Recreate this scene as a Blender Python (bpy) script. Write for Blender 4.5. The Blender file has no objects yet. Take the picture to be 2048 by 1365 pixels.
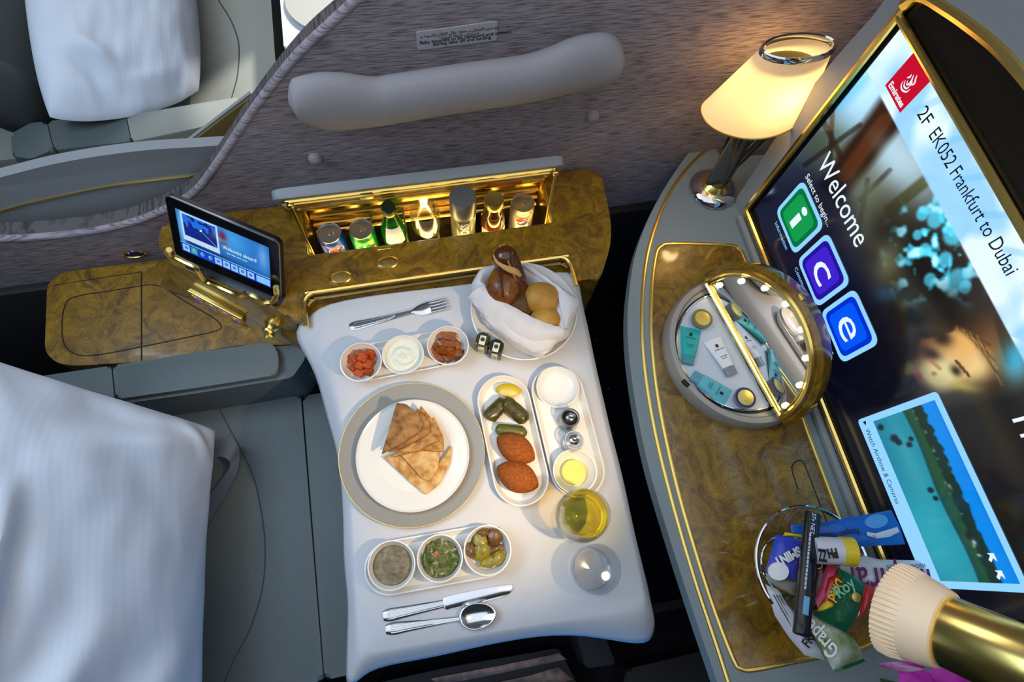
import bpy, bmesh, math, random
import numpy as np
from mathutils import Vector, Matrix, noise, Euler

sc = bpy.context.scene
COL = sc.collection

# ---------------------------------------------------------------- camera
CAM_H = 1.77
FPX = 1150.5                      # focal length in pixels of the 2048 px wide frame
def _rot(a, b, c):
    return Matrix.Rotation(c, 3, 'Z') @ Matrix.Rotation(b, 3, 'X') @ Matrix.Rotation(a, 3, 'Z')
CAMR = _rot(math.radians(10.71457), math.radians(21.41023), math.radians(-21.20389))
cam_data = bpy.data.cameras.new('camera')
cam_data.sensor_width = 36.0
cam_data.sensor_fit = 'HORIZONTAL'
cam_data.lens = 36.0 * FPX / 2048.0
cam_data.clip_start = 0.02
cam = bpy.data.objects.new('camera', cam_data)
COL.objects.link(cam)
cam.matrix_world = Matrix.Translation((0, 0, CAM_H)) @ CAMR.to_4x4()
sc.camera = cam

sc.view_settings.view_transform = 'Standard'
sc.view_settings.look = 'None'
sc.view_settings.exposure = 0.12
sc.view_settings.gamma = 1.0
sc.view_settings.use_curve_mapping = False

# ---------------------------------------------------------------- world and big lights
w = bpy.data.worlds.new('cabin_world'); sc.world = w
w.use_nodes = True
w.node_tree.nodes['Background'].inputs[0].default_value = (0.36, 0.42, 0.50, 1)
w.node_tree.nodes['Background'].inputs[1].default_value = 0.06

def area(name, loc, target, size, power, color, size_y=None):
    l = bpy.data.lights.new(name, 'AREA'); l.energy = power; l.color = color
    l.shape = 'RECTANGLE' if size_y else 'SQUARE'; l.size = size
    if size_y: l.size_y = size_y
    o = bpy.data.objects.new(name, l); COL.objects.link(o)
    o.location = loc
    o.rotation_euler = (Vector(target) - Vector(loc)).to_track_quat('-Z', 'Y').to_euler()
    return o
# cool ceiling wash of the cabin, above the seat
area('cabin_ceiling_wash', (-1.25, 0.50, 2.25), (-0.55, 0.12, 0.45), 1.2, 18.0, (0.58, 0.78, 1.0), 0.8)
# broad unseen fill added overhead to brighten the metals and the partition
area('overhead_fill_light', (0.15, 0.10, 2.38), (0.15, 0.10, 0.0), 2.4, 14.0, (0.86, 0.92, 1.0), 1.8)
# blue mood lighting low on the aisle side
area('mood_light_strip', (0.02, -0.48, 0.46), (0.0, 0.0, 0.66), 0.5, 0.9, (0.10, 0.42, 1.0), 0.04)
# daylight from the windows beyond the neighbouring suite
area('cabin_window_light', (-0.75, 2.75, 1.75), (-0.6, 1.2, 0.5), 1.3, 12.0, (0.92, 0.96, 1.0), 0.6)

# ---------------------------------------------------------------- pixel -> place helpers (real positions on known planes)
def ray(px, py):
    return CAMR @ Vector(((px - 1024.0) / FPX, -(py - 682.5) / FPX, -1.0))
def U(px, py, z):
    d = ray(px, py); t = (z - CAM_H) / d.z
    return Vector((d.x * t, d.y * t, z))
def UY(px, py, y):
    d = ray(px, py); t = y / d.y
    return Vector((d.x * t, y, CAM_H + d.z * t))
def UX(px, py, x):
    d = ray(px, py); t = x / d.x
    return Vector((x, d.y * t, CAM_H + d.z * t))
CAMI = CAMR.transposed()
def PR(x, y, z):
    q = CAMI @ Vector((x, y, z - CAM_H))
    return 1024 - FPX * q.x / q.z, 682.5 + FPX * q.y / q.z

# ---------------------------------------------------------------- colour + materials
def lin(v):
    v = v / 255.0
    return v / 12.92 if v <= 0.04045 else ((v + 0.055) / 1.055) ** 2.4
def C(r, g, b): return (lin(r), lin(g), lin(b), 1.0)

MATS = {}
def base_mat(name):
    m = bpy.data.materials.new(name); m.use_nodes = True
    MATS[name] = m
    return m, m.node_tree, m.node_tree.nodes['Principled BSDF']
def mat(name, col, rough=0.5, metal=0.0, spec=0.5, trans=0.0, ior=1.45, emit=None, estr=1.0, coat=0.0,
        bump=None, var=None, sss=0.0, alpha=1.0, aniso=None):
    """bump=(scale, strength, detail, stretch xyz) ; var=(scale, colour2, contrast, stretch)"""
    m, nt, p = base_mat(name)
    p.inputs['Base Color'].default_value = col
    p.inputs['Roughness'].default_value = rough
    p.inputs['Metallic'].default_value = metal
    p.inputs['Specular IOR Level'].default_value = spec
    p.inputs['Transmission Weight'].default_value = trans
    p.inputs['IOR'].default_value = ior
    p.inputs['Coat Weight'].default_value = coat
    p.inputs['Coat Roughness'].default_value = 0.04
    p.inputs['Alpha'].default_value = alpha
    if sss:
        p.inputs['Subsurface Weight'].default_value = sss
        p.inputs['Subsurface Radius'].default_value = (0.01, 0.008, 0.005)
        p.inputs['Subsurface Scale'].default_value = 0.5
    if emit:
        p.inputs['Emission Color'].default_value = emit
        p.inputs['Emission Strength'].default_value = estr
    def coords(stretch):
        tc = nt.nodes.new('ShaderNodeNewGeometry')
        mp = nt.nodes.new('ShaderNodeMapping')
        mp.inputs['Scale'].default_value = stretch
        nt.links.new(tc.outputs['Position'], mp.inputs['Vector'])
        return mp.outputs['Vector']
    def ntex(scale, detail, vec):
        n = nt.nodes.new('ShaderNodeTexNoise')
        n.inputs['Scale'].default_value = scale; n.inputs['Detail'].default_value = detail
        nt.links.new(vec, n.inputs['Vector'])
        return n
    if var:
        sca, col2, con = var[0], var[1], var[2]
        n = ntex(sca, 4, coords(var[3] if len(var) > 3 else (1, 1, 1)))
        mr = nt.nodes.new('ShaderNodeMapRange')
        mr.inputs['From Min'].default_value = 0.5 - 0.5 / con
        mr.inputs['From Max'].default_value = 0.5 + 0.5 / con
        nt.links.new(n.outputs['Fac'], mr.inputs['Value'])
        mx = nt.nodes.new('ShaderNodeMix'); mx.data_type = 'RGBA'
        mx.inputs['A'].default_value = col; mx.inputs['B'].default_value = col2
        nt.links.new(mr.outputs['Result'], mx.inputs['Factor'])
        nt.links.new(mx.outputs['Result'], p.inputs['Base Color'])
    if bump:
        n = ntex(bump[0], bump[2] if len(bump) > 2 else 3, coords(bump[3] if len(bump) > 3 else (1, 1, 1)))
        b = nt.nodes.new('ShaderNodeBump'); b.inputs['Strength'].default_value = bump[1]
        b.inputs['Distance'].default_value = 0.002
        nt.links.new(n.outputs['Fac'], b.inputs['Height'])
        nt.links.new(b.outputs['Normal'], p.inputs['Normal'])
    return m
def emis(name, col, strength=1.0):
    m = bpy.data.materials.new(name); m.use_nodes = True
    nt = m.node_tree; nt.nodes.clear()
    e = nt.nodes.new('ShaderNodeEmission'); o = nt.nodes.new('ShaderNodeOutputMaterial')
    e.inputs[0].default_value = col; e.inputs[1].default_value = strength
    nt.links.new(e.outputs[0], o.inputs[0]); MATS[name] = m
    return m
def vcol_emis(name, strength=1.0):
    m, nt, p = base_mat(name)
    a = nt.nodes.new('ShaderNodeVertexColor'); a.layer_name = 'Col'
    p.inputs['Base Color'].default_value = (0.01, 0.01, 0.012, 1)
    p.inputs['Roughness'].default_value = 0.12
    nt.links.new(a.outputs[0], p.inputs['Emission Color'])
    p.inputs['Emission Strength'].default_value = strength
    return m
def vcol_mat(name, rough=0.5):
    m, nt, p = base_mat(name)
    a = nt.nodes.new('ShaderNodeVertexColor'); a.layer_name = 'Col'
    nt.links.new(a.outputs[0], p.inputs['Base Color'])
    p.inputs['Roughness'].default_value = rough
    return m

def burl(name, dark, mid, light, scale=1.0):
    m, nt, p = base_mat(name)
    g = nt.nodes.new('ShaderNodeNewGeometry')
    warp = nt.nodes.new('ShaderNodeTexNoise'); warp.inputs['Scale'].default_value = 7 * scale; warp.inputs['Detail'].default_value = 3
    nt.links.new(g.outputs['Position'], warp.inputs['Vector'])
    add = nt.nodes.new('ShaderNodeMix'); add.data_type = 'VECTOR'; add.inputs['Factor'].default_value = 0.16
    nt.links.new(g.outputs['Position'], add.inputs['A']); nt.links.new(warp.outputs['Color'], add.inputs['B'])
    n1 = nt.nodes.new('ShaderNodeTexNoise'); n1.inputs['Scale'].default_value = 26 * scale; n1.inputs['Detail'].default_value = 9
    n1.inputs['Roughness'].default_value = 0.68; n1.inputs['Distortion'].default_value = 1.1
    nt.links.new(add.outputs['Result'], n1.inputs['Vector'])
    n2 = nt.nodes.new('ShaderNodeTexNoise'); n2.inputs['Scale'].default_value = 170 * scale; n2.inputs['Detail'].default_value = 5
    n2.inputs['Distortion'].default_value = 1.6
    nt.links.new(add.outputs['Result'], n2.inputs['Vector'])
    r = nt.nodes.new('ShaderNodeValToRGB')
    r.color_ramp.elements[0].position = 0.30; r.color_ramp.elements[0].color = dark
    r.color_ramp.elements[1].position = 0.72; r.color_ramp.elements[1].color = light
    e = r.color_ramp.elements.new(0.5); e.color = mid
    nt.links.new(n1.outputs['Fac'], r.inputs['Fac'])
    r2 = nt.nodes.new('ShaderNodeValToRGB')
    r2.color_ramp.elements[0].position = 0.30; r2.color_ramp.elements[0].color = (0.30, 0.24, 0.20, 1)
    r2.color_ramp.elements[1].position = 0.46; r2.color_ramp.elements[1].color = (1, 1, 1, 1)
    nt.links.new(n2.outputs['Fac'], r2.inputs['Fac'])
    mu = nt.nodes.new('ShaderNodeMix'); mu.data_type = 'RGBA'; mu.blend_type = 'MULTIPLY'; mu.inputs['Factor'].default_value = 0.8
    nt.links.new(r.outputs[0], mu.inputs['A']); nt.links.new(r2.outputs[0], mu.inputs['B'])
    nt.links.new(mu.outputs['Result'], p.inputs['Base Color'])
    p.inputs['Roughness'].default_value = 0.32
    p.inputs['Coat Weight'].default_value = 0.7; p.inputs['Coat Roughness'].default_value = 0.08
    return m

def streak_fabric(name, c1, c2):
    m, nt, p = base_mat(name)
    g = nt.nodes.new('ShaderNodeNewGeometry')
    mp = nt.nodes.new('ShaderNodeMapping'); mp.inputs['Scale'].default_value = (26, 26, 420)
    nt.links.new(g.outputs['Position'], mp.inputs['Vector'])
    n = nt.nodes.new('ShaderNodeTexNoise'); n.inputs['Scale'].default_value = 1.0; n.inputs['Detail'].default_value = 3
    nt.links.new(mp.outputs['Vector'], n.inputs['Vector'])
    r = nt.nodes.new('ShaderNodeValToRGB')
    r.color_ramp.elements[0].position = 0.38; r.color_ramp.elements[0].color = c1
    r.color_ramp.elements[1].position = 0.56; r.color_ramp.elements[1].color = c2
    nt.links.new(n.outputs['Fac'], r.inputs['Fac'])
    nt.links.new(r.outputs[0], p.inputs['Base Color'])
    b = nt.nodes.new('ShaderNodeBump'); b.inputs['Strength'].default_value = 0.22; b.inputs['Distance'].default_value = 0.002
    nt.links.new(n.outputs['Fac'], b.inputs['Height']); nt.links.new(b.outputs['Normal'], p.inputs['Normal'])
    p.inputs['Roughness'].default_value = 0.9
    p.inputs['Specular IOR Level'].default_value = 0.2
    return m

def stripe_cloth(name, col, freq, axis=0, strength=0.25):
    """white cotton with a fine woven stripe (relief only)"""
    m, nt, p = base_mat(name)
    p.inputs['Base Color'].default_value = col; p.inputs['Roughness'].default_value = 0.85
    p.inputs['Specular IOR Level'].default_value = 0.2
    tc = nt.nodes.new('ShaderNodeNewGeometry')
    wv = nt.nodes.new('ShaderNodeTexWave'); wv.wave_type = 'BANDS'
    wv.bands_direction = 'X' if axis == 0 else 'Y'
    wv.inputs['Scale'].default_value = freq
    nt.links.new(tc.outputs['Position'], wv.inputs['Vector'])
    n = nt.nodes.new('ShaderNodeTexNoise'); n.inputs['Scale'].default_value = 900
    nt.links.new(tc.outputs['Position'], n.inputs['Vector'])
    ad = nt.nodes.new('ShaderNodeMath'); ad.operation = 'MULTIPLY_ADD'; ad.inputs[1].default_value = 0.4
    nt.links.new(n.outputs['Fac'], ad.inputs[0]); nt.links.new(wv.outputs['Fac'], ad.inputs[2])
    b = nt.nodes.new('ShaderNodeBump'); b.inputs['Strength'].default_value = strength; b.inputs['Distance'].default_value = 0.001
    nt.links.new(ad.outputs[0], b.inputs['Height']); nt.links.new(b.outputs['Normal'], p.inputs['Normal'])
    return m

def glassy(name, tint, edge=0.5, gain=1.0):
    """thin clear material: light passes straight through with a tint, gloss rises towards the edges"""
    m = bpy.data.materials.new(name); m.use_nodes = True; MATS[name] = m
    nt = m.node_tree; nt.nodes.clear()
    o = nt.nodes.new('ShaderNodeOutputMaterial'); t = nt.nodes.new('ShaderNodeBsdfTransparent'); g = nt.nodes.new('ShaderNodeBsdfGlossy')
    t.inputs[0].default_value = tint; g.inputs['Roughness'].default_value = 0.03; g.inputs['Color'].default_value = (1, 1, 1, 1)
    lw = nt.nodes.new('ShaderNodeLayerWeight'); lw.inputs['Blend'].default_value = edge
    mm = nt.nodes.new('ShaderNodeMath'); mm.operation = 'MULTIPLY_ADD'; mm.inputs[1].default_value = 0.5 * gain; mm.inputs[2].default_value = 0.008 * gain
    nt.links.new(lw.outputs['Fresnel'], mm.inputs[0])
    mx = nt.nodes.new('ShaderNodeMixShader')
    nt.links.new(mm.outputs[0], mx.inputs[0]); nt.links.new(t.outputs[0], mx.inputs[1]); nt.links.new(g.outputs[0], mx.inputs[2]); nt.links.new(mx.outputs[0], o.inputs[0])
    return m

M = dict(
    gold=mat('polished_gold', (0.94, 0.68, 0.20, 1), 0.24, 1.0, bump=(40, 0.05)),
    gold_dark=mat('antique_gold', (0.78, 0.55, 0.16, 1), 0.32, 1.0),
    burl=burl('burl_walnut', C(70, 46, 2), C(130, 94, 8), C(168, 126, 22)),
    fabric=streak_fabric('partition_fabric', C(118, 107, 112), C(170, 158, 162)),
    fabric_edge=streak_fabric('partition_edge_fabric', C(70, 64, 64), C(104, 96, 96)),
    leather=mat('grey_green_leather', C(96, 105, 106), 0.5, bump=(260, 0.18, 4), var=(5, C(87, 96, 97), 2)),
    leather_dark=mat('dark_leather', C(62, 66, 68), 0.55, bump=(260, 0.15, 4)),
    leather_pale=mat('pale_leather', C(148, 150, 142), 0.5, bump=(200, 0.15, 4)),
    padded=mat('bumper_vinyl', C(158, 152, 154), 0.6, bump=(300, 0.1)),
    shell=mat('grey_shell', C(146, 148, 150), 0.45, bump=(400, 0.1)),
    shell_cool=mat('cool_grey_shell', C(132, 142, 144), 0.42, bump=(400, 0.08)),
    carpet=mat('dark_carpet', C(26, 25, 30), 0.95, spec=0.1, bump=(900, 0.6), var=(600, C(40, 38, 46), 2)),
    carpet_grey=mat('grey_carpet', C(84, 80, 84), 0.95, spec=0.1, bump=(700, 0.6), var=(500, C(48, 46, 50), 2)),
    black=mat('black_plastic', C(18, 18, 20), 0.4),
    charcoal=mat('charcoal', C(36, 35, 38), 0.6),
    seam=mat('dark_seam', C(26, 26, 28), 0.8),
    seam_leather=mat('leather_seam', C(70, 76, 78), 0.7),
    linen=stripe_cloth('pillow_cotton', C(222, 228, 240), 38.0, 0, 0.09),
    cloth=mat('white_tablecloth', C(206, 207, 212), 0.9, spec=0.2, bump=(1100, 0.12)),
    napkin=mat('white_napkin', C(220, 218, 220), 0.9, spec=0.2, bump=(900, 0.2)),
    china=mat('white_china', C(236, 235, 230), 0.22, coat=0.3),
    charger=mat('grey_charger', C(150, 148, 142), 0.3, bump=(60, 0.03)),
    steel=mat('polished_steel', (0.72, 0.75, 0.78, 1), 0.16, 1.0),
    steel_dark=mat('dark_steel', (0.22, 0.23, 0.25, 1), 0.25, 1.0),
    chrome=mat('chrome', (0.70, 0.70, 0.72, 1), 0.06, 1.0),
    gunmetal=mat('gunmetal', (0.20, 0.19, 0.18, 1), 0.18, 1.0),
    mirror=mat('mirror', (0.86, 0.86, 0.85, 1), 0.015, 1.0),
    glass=glassy('clear_glass', (.975, .985, .99, 1), .30),
    thin_glass=glassy('thin_glass', (.96, .97, .98, 1), .35),
    wine=glassy('white_wine', C(255, 238, 112), .22),
    water=glassy('water', (.96, .98, 1, 1), .25),
    alu=mat('can_lid_aluminium', (0.55, 0.54, 0.52, 1), 0.28, 1.0),
    white=mat('white_print', C(240, 240, 240), 0.5),
    ink=mat('black_print', C(22, 22, 24), 0.6),
    grey_ink=mat('grey_print', C(70, 70, 74), 0.6),
)

# ---------------------------------------------------------------- mesh helpers
BASE = {}
def mk(name, geo, material, parent=None, smooth=True, label=None, cat=None, group=None, kind=None, base=None, auto=True):
    """One mesh object; geo = (verts in world metres, faces). A top-level mesh gets its origin at its base."""
    v, f = geo
    v = np.array([tuple(p) for p in v], dtype=float)
    if parent is not None:
        b = BASE[parent]
    elif base is not None:
        b = np.array(base, float)
    else:
        b = np.array([(v[:, 0].min() + v[:, 0].max()) / 2, (v[:, 1].min() + v[:, 1].max()) / 2, v[:, 2].min()])
    me = bpy.data.meshes.new(name)
    me.from_pydata([tuple(p) for p in (v - b)], [], [tuple(q) for q in f])
    me.validate(); me.update()
    bm = bmesh.new(); bm.from_mesh(me)
    bmesh.ops.recalc_face_normals(bm, faces=bm.faces[:])
    if smooth and auto:
        for fc in bm.faces: fc.smooth = True
        for e in bm.edges:
            if len(e.link_faces) == 2 and e.calc_face_angle(0) > 0.7: e.smooth = False
    elif smooth:
        for fc in bm.faces: fc.smooth = True
    bm.to_mesh(me); bm.free()
    if isinstance(material, (list, tuple)):
        for mm in material: me.materials.append(mm)
    else:
        me.materials.append(material)
    o = bpy.data.objects.new(name, me); COL.objects.link(o)
    if parent is not None: o.parent = parent
    else: o.location = tuple(b)
    BASE[o] = b
    if label: o['label'] = label
    if cat: o['category'] = cat
    if group: o['group'] = group
    if kind: o['kind'] = kind
    return o
def thing(name, label, cat, base, group=None):
    o = bpy.data.objects.new(name, None); COL.objects.link(o)
    o.empty_display_size = 0.02
    o.location = tuple(base); BASE[o] = np.array(tuple(base), float)
    o['label'] = label; o['category'] = cat
    if group: o['group'] = group
    return o
def join(*geos):
    V, F = [], []
    for v, f in geos:
        n = len(V); V += [tuple(p) for p in v]; F += [tuple(i + n for i in q) for q in f]
    return V, F
def xf(geo, mtx):
    return [tuple(mtx @ Vector(p)) for p in geo[0]], geo[1]
def move(geo, d):
    return [(p[0] + d[0], p[1] + d[1], p[2] + d[2]) for p in geo[0]], geo[1]

def from_bm(bm):
    bm.verts.ensure_lookup_table(); bm.verts.index_update()
    g = ([tuple(v.co) for v in bm.verts], [tuple(v.index for v in f.verts) for f in bm.faces])
    bm.free()
    return g
def rbox(c, s, bev=0.004, rz=0.0, seg=2, mtx=None):
    bm = bmesh.new()
    bmesh.ops.create_cube(bm, size=1.0)
    for v in bm.verts: v.co = Vector((v.co.x * s[0], v.co.y * s[1], v.co.z * s[2]))
    if bev > 0:
        bmesh.ops.bevel(bm, geom=bm.edges[:], offset=min(bev, 0.49 * min(s)), segments=seg, affect='EDGES', profile=0.5)
    g = from_bm(bm)
    mm = Matrix.Translation(c) @ (mtx.to_4x4() if mtx is not None else Matrix.Rotation(rz, 4, 'Z'))
    return xf(g, mm)
def prism(poly, z0, z1, bev=0.0, seg=2, bottom=False, ax='Z'):
    """poly: [(x,y)]; ax 'Y': poly=(x,z) extruded along y z0..z1 ; ax 'X': poly=(y,z) extruded along x"""
    a = sum(poly[i][0] * poly[(i + 1) % len(poly)][1] - poly[(i + 1) % len(poly)][0] * poly[i][1] for i in range(len(poly)))
    if a < 0: poly = poly[::-1]
    bm = bmesh.new()
    lo = [bm.verts.new((p[0], p[1], min(z0, z1))) for p in poly]
    hi = [bm.verts.new((p[0], p[1], max(z0, z1))) for p in poly]
    n = len(poly)
    bm.faces.new(lo[::-1]); bm.faces.new(hi)
    for i in range(n): bm.faces.new((lo[i], lo[(i + 1) % n], hi[(i + 1) % n], hi[i]))
    if bev > 0:
        bm.edges.ensure_lookup_table()
        hs = set(hi); ls = set(lo)
        ed = [e for e in bm.edges if (e.verts[0] in hs and e.verts[1] in hs) or (bottom and e.verts[0] in ls and e.verts[1] in ls)]
        bmesh.ops.bevel(bm, geom=ed, offset=bev, segments=seg, affect='EDGES', profile=0.5, clamp_overlap=True)
    V, F = from_bm(bm)
    if ax == 'Y': V = [(x, z, y) for x, y, z in V]
    elif ax == 'X': V = [(z, x, y) for x, y, z in V]
    return V, F
def round_poly(pts, r, seg=6):
    out = []; n = len(pts)
    rr = r if isinstance(r, (list, tuple)) else [r] * n
    for i in range(n):
        p = Vector(pts[i]).to_2d(); a = Vector(pts[i - 1]).to_2d(); b = Vector(pts[(i + 1) % n]).to_2d()
        da = (a - p); db = (b - p)
        d = min(rr[i], 0.49 * da.length, 0.49 * db.length)
        if d <= 1e-6: out.append((p.x, p.y)); continue
        s = p + da.normalized() * d; e = p + db.normalized() * d
        for k in range(seg + 1):
            t = k / seg
            q = s * (1 - t) ** 2 + p * 2 * t * (1 - t) + e * t * t
            out.append((q.x, q.y))
    return out
def spline(pts, n=8, closed=False):
    P = [Vector(p) for p in pts]; out = []; m = len(P)
    rng = range(m) if closed else range(m - 1)
    for i in rng:
        if closed: p0, p1, p2, p3 = P[i - 1], P[i], P[(i + 1) % m], P[(i + 2) % m]
        else:
            p1, p2 = P[i], P[i + 1]
            p0 = P[i - 1] if i > 0 else p1 * 2 - p2
            p3 = P[i + 2] if i + 2 < m else p2 * 2 - p1
        for k in range(n):
            t = k / n
            out.append(0.5 * ((2 * p1) + (p2 - p0) * t + (2 * p0 - 5 * p1 + 4 * p2 - p3) * t * t + (3 * p1 - p0 - 3 * p2 + p3) * t ** 3))
    if not closed: out.append(P[-1])
    return out
def smooth_loop(pts, n, it):
    P = [Vector(p) for p in pts]; out = []
    for i in range(len(P)):
        for k in range(n): out.append(P[i].lerp(P[(i + 1) % len(P)], k / n))
    for _ in range(it): out = [(out[i - 1] + out[i] * 2 + out[(i + 1) % len(out)]) / 4 for i in range(len(out))]
    return out
def loft(rings, closed=True, cap0=True, cap1=True):
    V, F = [], []; n = len(rings[0])
    for r in rings: V += [tuple(p) for p in r]
    for i in range(len(rings) - 1):
        for j in range(n if closed else n - 1):
            k = (j + 1) % n
            F.append((i * n + j, i * n + k, (i + 1) * n + k, (i + 1) * n + j))
    if cap0: F.append(tuple(range(n))[::-1])
    if cap1: F.append(tuple((len(rings) - 1) * n + j for j in range(n)))
    return V, F
def lathe(prof, c, seg=40, mtx=None, cap0=True, cap1=True, sx=1.0, sy=1.0):
    rings = []
    for r, z in prof:
        ring = []
        for j in range(seg):
            a = 2 * math.pi * j / seg
            p = Vector((max(r, 1e-5) * math.cos(a) * sx, max(r, 1e-5) * math.sin(a) * sy, z))
            if mtx is not None: p = mtx @ p
            ring.append(p + Vector(c))
        rings.append(ring)
    return loft(rings, True, cap0, cap1)
def stadium(prof, p0, p1, z, seg=16):
    """lathe-like profile swept round a slot shape; prof (r,z)"""
    p0 = Vector((p0[0], p0[1])); p1 = Vector((p1[0], p1[1])); d = (p1 - p0).normalized()
    a0 = math.atan2(d.y, d.x)
    rings = []
    for r, h in prof:
        ring = []
        for k in range(seg + 1):
            a = a0 - math.pi / 2 + math.pi * k / seg
            ring.append((p1.x + r * math.cos(a), p1.y + r * math.sin(a), z + h))
        for k in range(seg + 1):
            a = a0 + math.pi / 2 + math.pi * k / seg
            ring.append((p0.x + r * math.cos(a), p0.y + r * math.sin(a), z + h))
        rings.append(ring)
    return loft(rings)
def tube(path, rad, seg=8, closed=False, flat=None, up=(0, 0, 1), cap=True):
    """tube of radius rad (number or list) along path; flat=(a,b) scales the two cross axes"""
    P = [Vector(p) for p in path]; n = len(P); rings = []
    prev = None
    for i in range(n):
        if closed: t = (P[(i + 1) % n] - P[i - 1])
        else: t = (P[min(i + 1, n - 1)] - P[max(i - 1, 0)])
        if t.length < 1e-9: t = Vector((0, 0, 1))
        t.normalize()
        u = Vector(up)
        if flat is None and prev is not None: u = prev
        s = t.cross(u)
        if s.length < 1e-4: s = t.cross(Vector((1, 0.3, 0)))
        s.normalize(); b = s.cross(t).normalized(); prev = b
        r = rad[i] if isinstance(rad, (list, tuple)) else rad
        fa, fb = flat if flat else (1, 1)
        rings.append([P[i] + (s * math.cos(2 * math.pi * k / seg) * fa + b * math.sin(2 * math.pi * k / seg) * fb) * r for k in range(seg)])
    if closed: rings.append(rings[0])
    g = loft(rings, True, cap and not closed, cap and not closed)
    return g
def grid(nu, nv, fn):
    V = [tuple(fn(i / (nu - 1), j / (nv - 1))) for j in range(nv) for i in range(nu)]
    F = [(j * nu + i, j * nu + i + 1, (j + 1) * nu + i + 1, (j + 1) * nu + i) for j in range(nv - 1) for i in range(nu - 1)]
    return V, F
def blob(c, rad, rot=(0, 0, 0), amp=0.1, freq=2.0, seed=0, sub=3, fn=None):
    bm = bmesh.new(); bmesh.ops.create_icosphere(bm, subdivisions=sub, radius=1.0)
    R = Euler(rot).to_matrix(); off = Vector((seed * 3.17, seed * 1.31, seed * 7.7))
    for v in bm.verts:
        d = v.co.normalized()
        s = 1 + amp * noise.noise(d * freq + off) + 0.5 * amp * noise.noise(d * freq * 2.3 + off)
        q = d * s
        if fn: q = fn(q)
        v.co = R @ Vector((q.x * rad[0], q.y * rad[1], q.z * rad[2])) + Vector(c)
    return from_bm(bm)
def rough_box(c, s, rot, amp, seed):
    bm = bmesh.new(); bmesh.ops.create_cube(bm, size=1.0)
    bmesh.ops.subdivide_edges(bm, edges=bm.edges[:], cuts=2, use_grid_fill=True)
    R = Euler(rot).to_matrix(); off = Vector((seed * 2.1, seed * 5.3, seed))
    for v in bm.verts:
        q = v.co.copy(); l = max(abs(q.x), abs(q.y), abs(q.z))
        q = q * (1 - 0.16 * (q.length / (l + 1e-6) - 1))
        q = q + Vector([amp * noise.noise(q * 2.5 + off + Vector((k * 9.1, 0, 0))) for k in range(3)])
        v.co = R @ Vector((q.x * s[0], q.y * s[1], q.z * s[2])) + Vector(c)
    return from_bm(bm)
def ellipse(cx, cy, a, b, n=40, rot=0.0):
    return [(cx + a * math.cos(t) * math.cos(rot) - b * math.sin(t) * math.sin(rot),
             cy + a * math.cos(t) * math.sin(rot) + b * math.sin(t) * math.cos(rot)) for t in [2 * math.pi * k / n for k in range(n)]]
def boolean_cut(o, geos):
    """cuts the closed shapes out of object o for good"""
    cut = []
    for g in geos:
        me = bpy.data.meshes.new('cut'); b = BASE[o]
        me.from_pydata([tuple(np.array(p) - b) for p in g[0]], [], g[1]); me.update()
        bm = bmesh.new(); bm.from_mesh(me); bmesh.ops.recalc_face_normals(bm, faces=bm.faces[:]); bm.to_mesh(me); bm.free()
        c = bpy.data.objects.new('cut', me); COL.objects.link(c)
        c.parent = o.parent; c.location = o.location
        m = o.modifiers.new('b', 'BOOLEAN'); m.operation = 'DIFFERENCE'; m.solver = 'EXACT'; m.object = c
        cut.append(c)
    dg = bpy.context.evaluated_depsgraph_get()
    new = bpy.data.meshes.new_from_object(o.evaluated_get(dg))
    old = o.data; o.modifiers.clear(); o.data = new; new.name = old.name
    bpy.data.meshes.remove(old)
    for c in cut:
        me = c.data; bpy.data.objects.remove(c); bpy.data.meshes.remove(me)

# ---------------------------------------------------------------- lettering
def text_geo(s, origin, right, up, size=None, width=None, lift=0.0, bold=0.0, align='LEFT', shear=0.0):
    cu = bpy.data.curves.new('t', 'FONT'); cu.body = s; cu.size = 1.0; cu.offset = bold; cu.shear = shear
    cu.resolution_u = 3
    o = bpy.data.objects.new('t', cu); COL.objects.link(o)
    dg = bpy.context.evaluated_depsgraph_get()
    me = bpy.data.meshes.new_from_object(o.evaluated_get(dg))
    V = np.array([v.co[:] for v in me.vertices]); F = [tuple(p.vertices) for p in me.polygons]
    bpy.data.objects.remove(o); bpy.data.curves.remove(cu); bpy.data.meshes.remove(me)
    if len(V) == 0: return [], []
    w0 = V[:, 0].max() - V[:, 0].min(); V[:, 0] -= V[:, 0].min()
    k = size if size else width / w0
    kx = width / w0 if width else k
    if not size: k = kx
    if align == 'CENTER': V[:, 0] -= w0 / 2
    r = Vector(right).normalized(); u = Vector(up).normalized(); n = r.cross(u).normalized()
    O = Vector(origin) + n * lift
    return [tuple(O + r * (p[0] * kx) + u * (p[1] * k)) for p in V], F
def decal(name, s, material, parent, origin, right, up, **kw):
    g = text_geo(s, origin, right, up, **kw)
    if not g[0]: return None
    return mk(name, g, material, parent, smooth=False)
def print_line(name, material, parent, origin, right, up, width, height, n=4, seed=1):
    """a line of print too small to read: short bars of ink"""
    rg = random.Random(seed); r = Vector(right).normalized(); u = Vector(up).normalized(); nn = r.cross(u).normalized()
    ws = [rg.uniform(.6, 1.4) for _ in range(n)]; tot = sum(ws) + .25 * (n - 1); x = 0.0; gs = []
    for q in ws:
        a = Vector(origin) + r * (x / tot * width); b = a + r * (q / tot * width); x += q + .25
        gs.append(loft([[a, b, b + u * height, a + u * height], [p + nn * .0002 for p in (a, b, b + u * height, a + u * height)]]))
    return mk(name, join(*gs), material, parent, smooth=False)
def plate(poly3, nrm, th):
    """thin solid from a 3-D planar outline"""
    n = Vector(nrm).normalized() * th
    a = [Vector(p) for p in poly3]
    return loft([a, [p + n for p in a]])
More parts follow.
